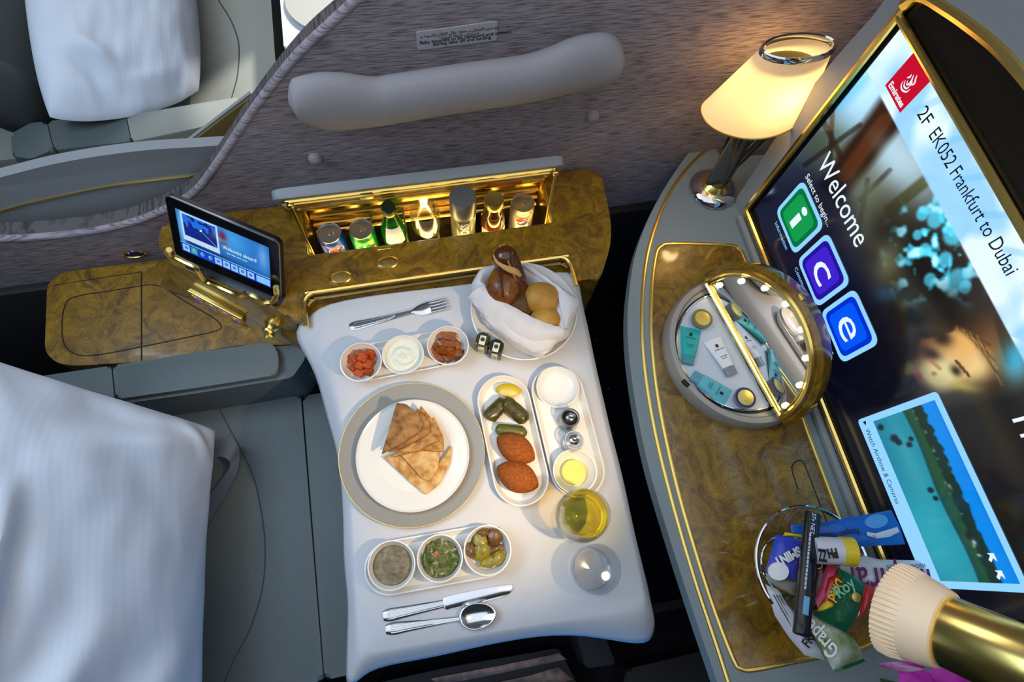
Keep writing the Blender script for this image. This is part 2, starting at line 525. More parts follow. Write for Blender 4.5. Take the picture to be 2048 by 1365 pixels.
def vcol_grid(name, nu, nv, pos, colfn, material, parent):
    V, F = grid(nu, nv, pos)
    o = mk(name, (V, F), material, parent, smooth=False)
    cols = colfn(np.array(V))
    me = o.data
    at = me.color_attributes.new('Col', 'FLOAT_COLOR', 'POINT')
    buf = np.ones((len(V), 4), dtype=np.float32); buf[:, :3] = cols
    at.data.foreach_set('color', buf.ravel())
    return o
def pr_arr(V):
    Q = (np.array(V) - np.array([0, 0, CAM_H])) @ np.array(CAMR)
    return 1024 - FPX * Q[:, 0] / Q[:, 2], 682.5 + FPX * Q[:, 1] / Q[:, 2]
random.seed(4)

def RP(px, py, p0, n):
    d = ray(px, py); o = Vector((0, 0, CAM_H)); n = Vector(n)
    t = (Vector(p0) - o).dot(n) / d.dot(n)
    return o + d * t

# ================================================================ SETTING
mk('floor', rbox((0.2, 0.6, -0.02), (4.2, 4.6, 0.04), 0), M['carpet'], smooth=False, kind='structure', label='dark carpet of the suite floor')
mk('ceiling', rbox((0.2, 0.6, 2.42), (4.2, 4.6, 0.04), 0), mat('ceiling_panel', C(196, 198, 204), 0.7), smooth=False, kind='structure', label='pale cabin ceiling panel')

# fabric partition between the two suites; curved leading edge sweeps down to a low strip
PY = 0.77
edge_px = [(760, -52), (700, 20), (620, 90), (551, 169), (499, 238), (465, 289), (434, 334), (406, 372), (375, 400), (328, 425), (258, 452), (164, 470), (70, 480), (0, 483), (-200, 488)]
edge = [UY(x, y, PY) for x, y in edge_px]
e2 = spline([(p.x, p.z, 0) for p in edge], 4)
outline = [(1.9, 1.9), (0.55, 1.9), (0.18, 1.52)] + [(p.x, p.y) for p in e2] + [(-1.2, 0.30), (1.9, 0.30)]
wall = mk('wall_partition', prism(outline, PY, PY + 0.045, ax='Y'), M['fabric'], kind='structure',
          label='mauve grey ribbed fabric partition between two suites', smooth=False)
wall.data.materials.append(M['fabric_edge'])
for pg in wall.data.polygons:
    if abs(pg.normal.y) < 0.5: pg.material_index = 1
edge_path = [(p.x, PY + 0.006, p.y) for p in spline([(0.55, 1.9, 0), (0.18, 1.52, 0)] + [(p.x, p.y, 0) for p in e2[::3]], 2)]
mk('edge_welt', tube(edge_path, 0.008, 10), M['fabric'], wall)
# lower dark plinth under the partition
mk('baseboard_partition', rbox((0.35, PY - 0.012, 0.27), (3.1, 0.02, 0.54), 0.002), M['charcoal'], kind='structure', label='dark lower panel below the fabric partition')

# padded bassinet bar: dog-bone roll
def bar_geo():
    top = [(577, 195), (590, 172), (610, 157), (656, 145), (703, 145), (754, 156), (781, 152), (930, 129), (1047, 113), (1086, 98), (1125, 78), (1184, 68), (1223, 78), (1240, 100), (1246, 118)]
    bot = [(578, 205), (584, 222), (600, 240), (640, 254), (690, 250), (754, 241), (800, 234), (930, 213), (1040, 197), (1100, 187), (1150, 178), (1200, 168), (1225, 155), (1240, 138), (1246, 120)]
    Yb = 0.742
    T = spline([UY(x, y, Yb) for x, y in top], 4); B = spline([UY(x, y, Yb) for x, y in bot], 4)
    rings = []
    for i in range(len(T)):
        t, b = T[i], B[i]; c = (t + b) / 2; h = (t.z - b.z) / 2; h = max(h, 0.002)
        dpt = min(0.030, h * 0.9)
        rings.append([(c.x + 0.15 * h * math.sin(a) * 0, c.y + 0.0 + dpt * math.cos(a) - 0.004, c.z + h * math.sin(a)) for a in [2 * math.pi * k / 20 for k in range(20)]])
    return loft(rings)
bb_ = thing('bassinet_bar', 'padded grey dog bone bar mounted across the fabric partition', 'padded bar', tuple(UY(910, 170, 0.742)))
mk('padded_bar', bar_geo(), M['padded'], bb_)
for x, y in [(630, 315), (1185, 230)]:
    p = UY(x, y, PY)
    mk('stud', lathe([(0.013, 0), (0.013, 0.004), (0.011, 0.010), (0.006, 0.013), (0.0005, 0.014)], p, 20, Matrix.Rotation(math.radians(90), 3, 'X')), M['padded'], bb_)

# notice placard
pc = [UY(x, y, PY - 0.001) for x, y in [(832, 64), (995, 42), (993, 80), (835, 100)]]
pl = thing('notice_placard', 'small grey notice about stowing the baby bassinet on the fabric partition', 'notice', (pc[0] + pc[2]) / 2)
pgeo = prism(round_poly([(p.x, p.z) for p in pc], 0.004), PY - 0.002, PY + 0.001, ax='Y')
mk('plate', pgeo, mat('placard_grey', C(182, 178, 184), 0.5), pl, smooth=False)
rt = (pc[2] - pc[3]).normalized(); upv = Vector((-rt.z, 0, rt.x))
AR = {'ي': ('\ufef1', '\ufef2', '\ufef3', '\ufef4'), 'ج': ('\ufe9d', '\ufe9e', '\ufe9f', '\ufea0'), 'ب': ('\ufe8f', '\ufe90', '\ufe91', '\ufe92'),
      'ر': ('\ufead', '\ufeae'), 'ف': ('\ufed1', '\ufed2', '\ufed3', '\ufed4'), 'ع': ('\ufec9', '\ufeca', '\ufecb', '\ufecc'), 'س': ('\ufeb1', '\ufeb2', '\ufeb3', '\ufeb4'),
      'ا': ('\ufe8d', '\ufe8e'), 'أ': ('\ufe83', '\ufe84'), 'إ': ('\ufe87', '\ufe88'), 'ل': ('\ufedd', '\ufede', '\ufedf', '\ufee0'), 'ط': ('\ufec1', '\ufec2', '\ufec3', '\ufec4'),
      'و': ('\ufeed', '\ufeee'), 'ح': ('\ufea1', '\ufea2', '\ufea3', '\ufea4'), 'ظ': ('\ufec5', '\ufec6', '\ufec7', '\ufec8'), 'ه': ('\ufee9', '\ufeea', '\ufeeb', '\ufeec'),
      'خ': ('\ufea5', '\ufea6', '\ufea7', '\ufea8'), 'ق': ('\ufed5', '\ufed6', '\ufed7', '\ufed8'), 'ض': ('\ufebd', '\ufebe', '\ufebf', '\ufec0'), 'ة': ('\ufe93', '\ufe94')}
def arabic(s):
    out = []
    for i, ch in enumerate(s):
        f = AR.get(ch)
        if not f: out.append(ch); continue
        pj = i > 0 and s[i - 1] in AR and len(AR[s[i - 1]]) == 4
        nj = len(f) == 4 and i + 1 < len(s) and s[i + 1] in AR
        k = (3 if nj else 1) if pj else (2 if nj else 0)
        out.append(f[k])
    return ''.join(out)[::-1]
for s, x, y, wd in [(arabic('يجب رفع سرير الأطفال و حفظه خلال الإقلاع والهبوط و'), 841, 76, 0.142), (arabic('اضطراب الحالة الجوية'), 882, 78, 0.060),
                    ('Baby bassinet to be removed and stowed', 840, 89, 0.146), ('during take off and landing', 866, 92, 0.094)]:
    decal('lettering', s, M['ink'], pl, UY(x, y, PY - 0.0025), rt, upv, width=wd, bold=0.012)

# call-button oval let into the low strip of the partition
cb = UY(269, 507, PY - 0.001)
bt = thing('seat_control_button', 'oval brass control with three blue lights on the low fabric strip', 'control', cb)
Rx = Matrix.Rotation(math.radians(90), 3, 'X')
mk('bezel', lathe([(0.026, 0), (0.026, 0.003), (0.021, 0.004), (0.019, 0.002), (0.019, 0)], cb, 32, Rx, sx=1.0, sy=0.55), M['gold_dark'], bt)
mk('button_face', lathe([(0.019, 0.001), (0.018, 0.0025), (0.0005, 0.003)], cb, 32, Rx, sx=1.0, sy=0.55), M['charcoal'], bt)
blue = emis('blue_led', C(40, 60, 255), 4.0)
for x, y in [(257, 507), (265, 503), (281, 504)]:
    p = UY(x, y, PY - 0.004); mk('indicator_light', blob(p, (0.0022, 0.0015, 0.0018), amp=0, sub=1), blue, bt)

# sliding privacy screen behind the low strip: grey panel with a gold line
DY = PY + 0.060
dtop = [(-260, 424), (-120, 384), (0, 355), (100, 330), (200, 312), (300, 300), (380, 295), (470, 289), (600, 280)]
dp = spline([(p.x, p.z, 0) for p in [UY(x, y, DY) for x, y in dtop]], 4)
dv = thing('privacy_screen', 'grey sliding privacy screen with a gold line left of the fabric partition', 'screen', (dp[8].x, DY, 0.3))
mk('panel', prism([(p.x, p.y) for p in dp] + [(dp[-1].x, 0.35), (dp[0].x, 0.35)], DY, DY + 0.022, ax='Y', bev=0.006, bottom=True), M['shell'], dv)
gl = [(-200, 474), (0, 423), (60, 407), (140, 389), (220, 373), (300, 361), (380, 352), (450, 345)]
mk('gold_line', tube(spline([UY(x, y, DY - 0.001) for x, y in gl], 4), 0.0026, 6), M['gold'], dv)

# ================================================================ SIDE CONSOLE (burl)
ZC, ZW = 0.72, 0.585
con = thing('side_console', 'glossy burl wood side console with the open minibar and the slot for the tray table', 'console', (-0.1, 0.62, 0.0))
wing_px = [(97, 575), (102, 562), (330, 512)]
wl = [U(98, 700, ZW), U(97, 600, ZW), U(100, 564, ZW)]
wing = [(-0.802, 0.735), (-0.775, 0.758), (-0.2, 0.758), (-0.2, 0.53), (-0.29, 0.503), (U(480, 694, ZW).x, 0.522), (U(280, 724, ZW).x, U(280, 724, ZW).y), (-0.735, 0.532), (-0.772, 0.545), (-0.795, 0.575)]
cw = mk('wing_top', prism(round_poly(wing, 0.02), 0.38, ZW, bev=0.012, seg=3), M['burl'], con)
raised_c = [(-0.50, 0.762), (0.425, 0.762)] + [tuple(U(x, y, ZC).xy) for x, y in [(1222, 440), (1222, 490), (1200, 560)]] + [(0.33, 0.492), (-0.235, 0.478)] + \
           [tuple(U(x, y, ZC).xy) for x, y in [(560, 620), (345, 527), (312, 492)]]
rp = round_poly(raised_c, [0.015, 0.03, 0.03, 0.03, 0.05, 0.05, 0.04, 0.02, 0.03, 0.04])
body = mk('body', prism(rp, 0.20, ZC, bev=0.014, seg=4), M['burl'], con)
# minibar well and tray slot cut through the top
OX0, OX1, OY0, OY1 = -0.226, 0.290, 0.634, 0.748
well = prism(round_poly([(OX0, OY0), (OX1, OY0), (OX1, OY1), (OX0, OY1)], 0.012), 0.585, 0.80)
slot = prism(round_poly([(-0.235, 0.475), (0.300, 0.475), (0.300, 0.549), (-0.235, 0.549)], [0.0, 0.0, 0.02, 0.02]), 0.695, 0.80)
boolean_cut(body, [well, slot])
for f_ in body.data.polygons: f_.use_smooth = False
# grooves of the wing
groove = mat('burl_groove', C(40, 27, 8), 0.6)
def wline(name, pts, r=0.0013, z=ZW, mt=None, par=con, n=6, closed=False):
    P = spline([U(x, y, z) for x, y in pts], n, closed)
    return mk(name, tube([(p.x, p.y, z) for p in P], r, 6, closed), mt or groove, par)
wline('lid_seam', [(283, 545), (283, 630), (283, 722)], 0.0017)
wline('lid_seam', [(108, 571), (190, 558), (283, 544)], 0.0011)
wline('inlay_groove', [(283, 572), (220, 582), (150, 594), (130, 612), (124, 650), (128, 688), (150, 708), (190, 711), (283, 694), (380, 674), (436, 661), (441, 650), (425, 635), (370, 603), (325, 575), (300, 570)], 0.0014, closed=True, n=5)
# gold rim of the minibar well and of the tray slot
rim = round_poly([(OX0, OY0), (OX1, OY0), (OX1, OY1), (OX0, OY1)], 0.012)
mk('well_rim', tube([(x, y, ZC) for x, y in rim], 0.0016, 6, True), M['gold'], con)
sl = spline([(-0.237, 0.480, 0), (-0.238, 0.52, 0), (-0.236, 0.537, 0), (-0.222, 0.550, 0), (-0.19, 0.551, 0), (0.26, 0.551, 0), (0.287, 0.550, 0), (0.300, 0.538, 0), (0.302, 0.515, 0), (0.302, 0.48, 0)], 5)
mk('slot_trim', tube([(p.x, p.y, ZC + 0.001) for p in sl], 0.0052, 8), M['gold'], con)
mk('slot_inner_trim', tube([(p.x * 0.985, p.y - 0.012, ZC - 0.004) for p in sl[10:-10]], 0.0028, 6), M['gold'], con)
# well lining: gold back wall with ribs, dividers, base
gold_lin = M['gold']
mk('well_base', rbox(((OX0 + OX1) / 2, (OY0 + OY1) / 2, 0.619), (OX1 - OX0 - 0.002, OY1 - OY0 - 0.002, 0.006), 0.001), mat('well_black', C(26, 24, 20), 0.4), con)
mk('well_back', rbox(((OX0 + OX1) / 2, OY1 - 0.003, 0.655), (OX1 - OX0 - 0.004, 0.004, 0.128), 0.001), gold_lin, con)
for zz in (0.645, 0.672, 0.700):
    mk('well_rib', tube([(OX0 + 0.01, OY1 - 0.010, zz), (OX1 - 0.01, OY1 - 0.010, zz)], 0.0045, 8), gold_lin, con)
for sx in (OX0 + 0.003, OX1 - 0.003):
    mk('well_end', rbox((sx, (OY0 + OY1) / 2, 0.655), (0.004, OY1 - OY0 - 0.004, 0.128), 0.001), gold_lin, con)
div_acr = mat('acrylic_divider', C(190, 176, 110), 0.1, trans=0.6, ior=1.2)
for xx in (-0.092, -0.022, 0.045, 0.118, 0.182):
    mk('divider', rbox((xx, (OY0 + OY1) / 2 - 0.004, 0.660), (0.003, 0.096, 0.076), 0.001), div_acr, con)
# light strip in the well
strip = emis('minibar_led', C(255, 226, 130), 13.0)
mk('light_strip', tube([(OX0 + 0.02, OY0 + 0.006, 0.632), (OX1 - 0.02, OY0 + 0.006, 0.632)], 0.0060, 8), strip, con)
mk('light_strip', tube([(OX0 + 0.02, OY0 + 0.0036, 0.704), (OX1 - 0.02, OY0 + 0.0036, 0.704)], 0.0030, 8), strip, con)
# lid held open by two struts
th = math.radians(66)
hy, hz = OY1 + 0.002, 0.716
def lidp(x, l, t):   # l along the lid from the hinge, t through its thickness (upwards when shut)
    return Vector((x, hy - l * math.cos(th) + t * math.sin(th), hz + l * math.sin(th) + t * math.cos(th)))
LX0, LX1 = -0.262, 0.318
lid_poly = round_poly([(LX0, 0), (LX1, 0), (LX1, 0.108), (LX0, 0.108)], [0.004, 0.004, 0.018, 0.018])
def lid_geo(inset, t0, t1, pr=None):
    g = prism(round_poly([(LX0 + inset, 0.0 + inset * 0.3), (LX1 - inset, 0.0 + inset * 0.3), (LX1 - inset, 0.110 - inset), (LX0 + inset, 0.110 - inset)], [0.004, 0.004, 0.018, 0.018]), t0, t1, bev=min(0.005, abs(t1 - t0) * 0.3), bottom=True)
    return [tuple(lidp(*p)) for p in g[0]], g[1]
lid = mk('lid', lid_geo(0, 0.002, 0.022), M['shell'], con)
mk('lid_lining', lid_geo(0.012, -0.004, 0.004), gold_lin, lid)
for l_, r_ in ((0.030, 0.004), (0.060, 0.003), (0.085, 0.0035)):
    mk('lid_rib', tube([lidp(LX0 + 0.03, l_, -0.006), lidp(LX1 - 0.03, l_, -0.006)], r_, 8), gold_lin, lid)
mk('lid_latch', rbox(lidp(-0.085, 0.099, -0.010), (0.026, 0.008, 0.014), 0.002), M['gold_dark'], lid)
mk('lid_sticker', rbox(lidp(0.20, 0.055, -0.0055), (0.07, 0.003, 0.02), 0.0005, mtx=Matrix.Rotation(-(math.pi / 2 - th), 3, 'X')), mat('orange_sticker', C(200, 80, 20), 0.5), lid)
for x0, x1 in ((-0.232, OX0 + 0.010), (0.300, OX1 - 0.012)):
    a = lidp(x0, 0.088, -0.008); b = Vector((x1, OY0 + 0.014, 0.690))
    mk('strut', tube([a, b], 0.0036, 10), M['gold'], con)
    mk('strut_joint', blob(a, (0.008, 0.006, 0.006), amp=0, sub=2), M['gold'], con)
# oval push plates
for (x, y) in ((682, 556), (776, 526)):
    p = U(x, y, ZC)
    b = mk('push_plate', lathe([(0.023, 0.0), (0.023, 0.0025), (0.0205, 0.004), (0.019, 0.0022), (0.0185, 0.0022), (0.0183, 0.0035), (0.0005, 0.0042)], p, 36, sx=1.0, sy=0.62), M['gold'], con)
    decal('lettering', 'PRESS', M['gold_dark'], b, (p.x - 0.0115, p.y - 0.003, ZC + 0.0045), (1, 0, 0), (0, 1, 0), width=0.023, bold=0.02)
q = U(769, 498, ZC); mk('lid_catch', rbox((q.x, q.y, ZC), (0.028, 0.0045, 0.003), 0.001, rz=0.0), M['gold'], con)

# slanted face with the control strip, the tablet dock and the latch
dA, dB = U(345, 527, ZC), U(560, 620, ZC)
dd = (dB - dA).normalized(); dn = Vector((dd.y, -dd.x, 0)).normalized()
if dn.y > 0: dn = -dn
def DF(px, py, off=0.0): return RP(px, py, dA + dn * off, dn)
Rd = Matrix((dd, dn * -1, Vector((0, 0, 1)))).transposed()
# sloping burl fascia from the raised top down to the wing
fA, fB = dA + Vector((0, 0, -.008)) - dd * .012, dB + Vector((0, 0, -.008)) + dd * .03
gA, gB = U(318, 574, ZW), U(606, 700, ZW)
fn_ = (fB - fA).cross(gA - fA).normalized()
if fn_.z < 0: fn_ = -fn_
back = -dn * .02
mk('fascia', loft([[fA, gA, gA + back - Vector((0, 0, .01)), fA + back], [fB, gB, gB + back - Vector((0, 0, .01)), fB + back]]), M['burl'], con, smooth=False)
def FF(px, py, off=0.0): return RP(px, py, fA + fn_ * off, fn_)
s0, s1 = FF(384, 584, 0.003), FF(488, 640, 0.003)
cc = (s0 + s1) / 2; cl = (s1 - s0).length; sl_dir = (s1 - s0).normalized()
fup = fn_.cross(sl_dir)
if fup.z < 0: fup = -fup
Rs = Matrix((sl_dir, -fn_, fup)).transposed()
if Rs.determinant() < 0: Rs = Matrix((sl_dir, fn_, fup)).transposed()
cs = mk('control_strip', rbox(cc, (cl, 0.008, 0.034), 0.003, mtx=Rs), M['gold_dark'], con)
mk('strip_hood', rbox(cc + fup * .016 + fn_ * 0.005, (cl * 1.03, 0.012, 0.008), 0.003, mtx=Rs), M['gold'], con)
for k, (t, wd) in enumerate(((-0.36, 0.026), (-0.06, 0.016), (0.20, 0.018), (0.40, 0.018))):
    kk = mk('control_key', rbox(cc + sl_dir * cl * t + fn_ * 0.005 - fup * .004, (wd, 0.005, 0.012), 0.001, mtx=Rs), M['gold'], con)
    mk('key_light', rbox(cc + sl_dir * cl * (t + 0.01) + fn_ * 0.0078 - fup * .005, (wd * 0.35, 0.001, 0.004), 0.0003, mtx=Rs), emis('key_blue', C(60, 50, 235), 1.6) if k == 0 else MATS['key_blue'], kk)
kb = FF(547, 652, 0.0)
rk = fn_.to_track_quat('Z', 'Y').to_matrix()
kn = mk('latch', lathe([(0.020, 0), (0.020, 0.004), (0.015, 0.008), (0.012, 0.014), (0.015, 0.018), (0.013, 0.023), (0.0005, 0.025)], kb, 24, rk), M['gold'], con)
mk('latch_lever', tube([kb + fn_ * 0.023 + fup * 0.014, kb + fn_ * 0.027, kb + fn_ * 0.023 + dd * 0.014 - fup * .008], [0.004, 0.006, 0.004], 8), M['gold'], kn)
dock = [(338, 500), (346, 512), (372, 526), (392, 536), (402, 550), (414, 564), (440, 575), (478, 591), (492, 588), (510, 594), (530, 606), (545, 603), (553, 590), (552, 574)]
dpth = spline([DF(x, y, 0.004) if i < 11 else DF(x, y, 0.004 - 0.008 * (i - 10)) for i, (x, y) in enumerate(dock)], 5)
mk('dock_trim', tube(dpth, 0.0055, 8, flat=(1.0, 1.0)), M['gold'], con)
mk('dock_cup', rbox((dA + dB) / 2 + Vector((0, 0, -0.012)) - dn * 0.018 + dd * 0.01, (0.215, 0.036, 0.030), 0.008, mtx=Rd), M['black'], con)

# ================================================================ SEAT
ZS = 0.455
seat = thing('suite_seat', 'grey leather reclining seat under the large foreground pillow', 'seat', (-0.65, 0.13, 0.0))
def cushion(poly, z0, z1, bev, rr=0.012): return prism(round_poly(poly, rr), z0, z1, bev=bev, seg=5)
mk('seat_cushion', cushion([(-0.322, 0.435), (-1.05, 0.46), (-1.05, -0.165), (-0.318, -0.158)], ZS - 0.14, ZS, 0.022), M['leather'], seat)
mk('leg_cushion', cushion([(-0.319, 0.430), (-0.317, -0.158), (-0.09, -0.158), (-0.09, 0.430)], ZS - 0.14, ZS - 0.004, 0.022), M['leather'], seat)
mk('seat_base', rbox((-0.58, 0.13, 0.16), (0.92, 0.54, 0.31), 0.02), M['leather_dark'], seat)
seam = spline([U(x, y, ZS + 0.0005) for x, y in [(430, 800), (455, 850), (487, 910), (510, 965), (525, 1040), (530, 1100), (527, 1160), (515, 1215), (495, 1270), (468, 1320), (448, 1368)]], 5)
mk('seam', tube(seam, 0.0013, 6), M['seam_leather'], seat)
backm = Matrix.Rotation(math.radians(-32), 3, 'Y')
mk('backrest', rbox((-1.16, 0.13, 0.80), (0.16, 0.60, 0.80), 0.06, mtx=backm, seg=4), M['leather'], seat)

arm = thing('armrest', 'grey leather armrest beside the burl console', 'armrest', tuple(U(400, 750, 0.40)))
ab = [tuple(U(x, y, 0.583).xy) for x, y in [(100, 756), (480, 697), (602, 690), (614, 702), (608, 722), (584, 756), (400, 786), (90, 830)]]
mk('arm_body', prism(round_poly(ab, 0.012), 0.40, 0.583, bev=0.014, seg=4), M['leather'], arm)
ap = [tuple(U(x, y, 0.600).xy) for x, y in [(225, 731), (400, 704), (527, 686), (545, 688), (556, 706), (557, 735), (551, 751), (400, 775), (232, 799)]]
mk('arm_pad', prism(round_poly(ap, 0.010), 0.578, 0.600, bev=0.010, seg=4), M['leather'], arm)
ap2 = [tuple(U(x, y, 0.600).xy) for x, y in [(60, 756), (222, 732), (229, 799), (50, 826)]]
mk('arm_pad', prism(round_poly(ap2, 0.008), 0.578, 0.600, bev=0.010, seg=4), M['leather'], arm)
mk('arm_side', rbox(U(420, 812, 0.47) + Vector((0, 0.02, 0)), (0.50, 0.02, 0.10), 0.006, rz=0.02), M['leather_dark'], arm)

# seat belt
bA = [(424, 884), (452, 876), (474, 888), (479, 912), (476, 940), (462, 972), (440, 1010), (415, 1048), (396, 1078)]
bB = [(418, 918), (442, 914), (458, 922), (460, 934), (450, 952), (432, 975), (412, 1000), (396, 1022), (384, 1050)]
zb = [0.500, 0.502, 0.494, 0.478, 0.466, 0.461, 0.460, 0.460, 0.460]
A3 = spline([U(x, y, z) for (x, y), z in zip(bA, zb)], 5); B3 = spline([U(x, y, z - 0.002) for (x, y), z in zip(bB, zb)], 5)
mk('seat_belt', loft([[a, b, b + Vector((0, 0, .0016)), a + Vector((0, 0, .0016))] for a, b in zip(A3, B3)]), mat('belt_webbing', C(96, 106, 122), 0.45, bump=(700, 0.3)),
   label='blue grey seat belt webbing looped out from under the pillow', cat='seat belt')

# ================================================================ PILLOWS
def pillow_geo(P00, P10, P11, P01, thick, seed, folds, nu=90, nv=90, rnd=0.20):
    P00, P10, P11, P01 = map(Vector, (P00, P10, P11, P01))
    nrm = (P10 - P00).cross(P01 - P00)
    if nrm.z < 0: nrm = -nrm
    nrm.normalize(); off = Vector((seed * 5.1, seed * 2.3, 0))
    def side(sg):
        def fn(u, v):
            # rounded-in sides between the corners
            iu = 0.035 * math.sin(math.pi * v); iv = 0.030 * math.sin(math.pi * u)
            uu = iu + u * (1 - 2 * iu); vv = iv + v * (1 - 2 * iv)
            x_, y_ = 2 * uu - 1, 2 * vv - 1
            uu = .5 + .5 * x_ * math.sqrt(1 - rnd * y_ * y_ / 2); vv = .5 + .5 * y_ * math.sqrt(1 - rnd * x_ * x_ / 2)
            p = (P00 * (1 - uu) + P10 * uu) * (1 - vv) + (P01 * (1 - uu) + P11 * uu) * vv
            du = min(u, 1 - u) * 2; dv_ = min(v, 1 - v) * 2
            m_ = ((du + 1e-4) ** -2.5 + (dv_ + 1e-4) ** -2.5) ** (-1 / 2.5); h = (1 - (1 - min(1, m_ * 1.15)) ** 3.0) ** 0.70
            q = Vector((u * 2.2, v * 2.2, 0)) + off
            wr = 0.006 * noise.noise(q * 1.4) + 0.004 * noise.noise(q * 3.1) + 0.0022 * noise.noise(Vector((u * 16, v * 9, seed * 2.0)))
            edge = 1 - min(1, 4 * min(du, dv_))
            wr += edge * 0.012 * noise.noise(Vector((u * 6, v * 6, seed)))
            if sg > 0:
                for (u0, v0, u1, v1, wd, am) in folds:
                    a = Vector((u0, v0)); b = Vector((u1, v1)); x = Vector((u, v)); ab_ = b - a
                    t = max(0, min(1, (x - a).dot(ab_) / ab_.length_squared))
                    d = (x - (a + ab_ * t)).length
                    side_ = ab_.x * (x - a).y - ab_.y * (x - a).x
                    taper = math.sin(math.pi * min(1, max(0, t)))
                    sd_ = math.copysign(d, side_) / wd
                    wr += am * taper * (math.exp(-sd_ * sd_) - 0.75 * math.exp(-(sd_ + 1.3) ** 2))
            return p + nrm * (sg * thick * h + wr * (0.3 + 0.7 * min(1, h * 2)))
        return fn
    t, b = grid(nu, nv, side(1)), grid(nu, nv, side(-0.45))
    g = join(t, b); n = nu * nv
    bd = [i for i in range(nu)] + [j * nu + nu - 1 for j in range(1, nv)] + [(nv - 1) * nu + i for i in range(nu - 2, -1, -1)] + [j * nu for j in range(nv - 2, 0, -1)]
    for i in range(len(bd)):
        a, c = bd[i], bd[(i + 1) % len(bd)]; g[1].append((a, c, c + n, a + n))
    return g
a10 = U(446, 852, 0.535); step = Vector((-0.233, 0.105, 0.27))
a00 = a10 + step * 1.75
a11 = U(418, 1470, 0.535); a01 = a11 + Vector((-0.233, -0.02, 0.27)) * 1.75
folds = [(0.50, 0.20, 0.93, 0.10, 0.06, 0.022), (0.435, 0.28, 0.42, 0.78, 0.030, 0.016), (0.46, 0.98, 0.70, 0.60, 0.06, 0.018), (0.70, 0.98, 0.92, 0.72, 0.06, 0.012), (0.60, 0.04, 0.92, 0.03, 0.04, 0.012), (0.45, 0.25, 0.78, 0.30, 0.07, 0.012), (0.86, 0.02, 0.97, 0.16, 0.03, 0.012), (0.2, 0.5, 0.45, 0.62, 0.06, 0.012)]
pb = mk('pillow', pillow_geo(a00, a10, a11, a01, 0.080, 1, folds), M['linen'], label='large white striped cotton pillow in the foreground at lower left', cat='pillow')

# ================================================================ NEIGHBOURING SUITE
ns = thing('suite_seat', 'pale leather seat of the neighbouring suite beyond the partition', 'seat', (-0.65, 1.55, 0.0))
mk('seat_cushion', cushion([(-0.325, 1.20), (-0.325, 1.85), (-1.1, 1.85), (-1.1, 1.20)], ZS - 0.14, ZS, 0.03), M['leather_pale'], ns)
mk('seat_base', rbox((-0.6, 1.52, 0.16), (0.9, 0.6, 0.31), 0.02), M['leather_dark'], ns)
s2 = spline([U(x, y, ZS + 0.0005) for x, y in [(425, -30), (437, 0), (456, 30), (468, 55), (476, 80), (478, 103), (477, 130), (473, 160), (463, 196)]], 5)
mk('seam', tube(s2, 0.0018, 6), M['seam_leather'], ns)
mk('backrest', blob(U(-30, 20, 0.60), (0.10, 0.30, 0.30), (0, -0.35, 0), 0.03, 1.0, 3, 4), M['leather'], ns)
mk('head_wing', blob(U(18, 195, 0.62), (0.075, 0.075, 0.12), (0, -0.3, 0.5), 0.02, 1.0, 5, 4), M['leather_dark'], ns)
na = thing('armrest', 'dark grey armrest of the neighbouring seat', 'armrest', tuple(U(250, 260, 0.4)))
for k, px in enumerate(([(22, 268), (60, 246), (93, 243), (107, 300), (60, 318), (24, 312)], [(95, 242), (251, 231), (262, 283), (109, 300)], [(253, 231), (480, 193), (470, 240), (264, 283)])):
    mk('arm_pad', prism(round_poly([tuple(U(x, y, 0.60).xy) for x, y in px], 0.010), 0.54, 0.60, bev=0.012, seg=3), M['leather_pale'] if k == 2 else M['leather'], na)
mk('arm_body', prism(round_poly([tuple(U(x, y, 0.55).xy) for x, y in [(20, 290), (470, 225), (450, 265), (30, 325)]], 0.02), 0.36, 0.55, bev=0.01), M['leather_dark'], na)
nc = thing('side_console', 'burl wood ledge of the neighbouring suite behind the privacy screen', 'console', (-0.5, 0.96, 0.0))
mk('ledge', rbox((-0.45, 0.965, 0.47), (0.75, 0.20, 0.16), 0.01), M['burl'], nc)
sp0, sp1 = U(352, 294, 0.74), U(499, 182, 0.80)
nt_ = thing('folding_leaf', 'thin white edged leaf standing open behind the privacy screen', 'panel', (sp0.x, sp0.y, 0.5))
dv2 = (sp1 - sp0).normalized(); nv2 = Vector((dv2.y, -dv2.x, 0)).normalized()
mk('leaf', plate([sp0, sp1, sp1 + Vector((0, 0, -0.30)), sp0 + Vector((0, 0, -0.24))], nv2, 0.007), M['shell'], nt_, smooth=False)
mk('brass_face', plate([sp0 + nv2 * 0.007 + Vector((0, 0, -0.006)), sp1 + nv2 * 0.007 + Vector((0, 0, -0.006)), sp1 + nv2 * 0.007 + Vector((0, 0, -0.29)), sp0 + nv2 * 0.007 + Vector((0, 0, -0.23))], nv2, 0.002), mat('brushed_brass', C(176, 152, 92), 0.5, 0.5), nt_, smooth=False)
b10 = U(428, 216, 0.54); b11 = U(384, -190, 0.54); b00 = U(70, 285, 0.66); b01 = U(10, -190, 0.72)
mk('pillow', pillow_geo(b00, b10, b11, b01, 0.085, 2, [(0.1, 0.25, 0.6, 0.12, 0.04, 0.010), (0.3, 0.1, 0.9, 0.06, 0.03, 0.008), (0.2, 0.3, 0.5, 0.08, 0.05, 0.016)], 70, 70, 0.62), M['linen'], label='white striped cotton pillow on the neighbouring seat at upper left', cat='pillow')
nt2 = thing('tray_table', 'sunlit white clothed table corner of the neighbouring suite', 'table', (-0.02, 1.45, 0.0))
e0, e1 = U(567, 86, 0.72), U(572, -20, 0.72)
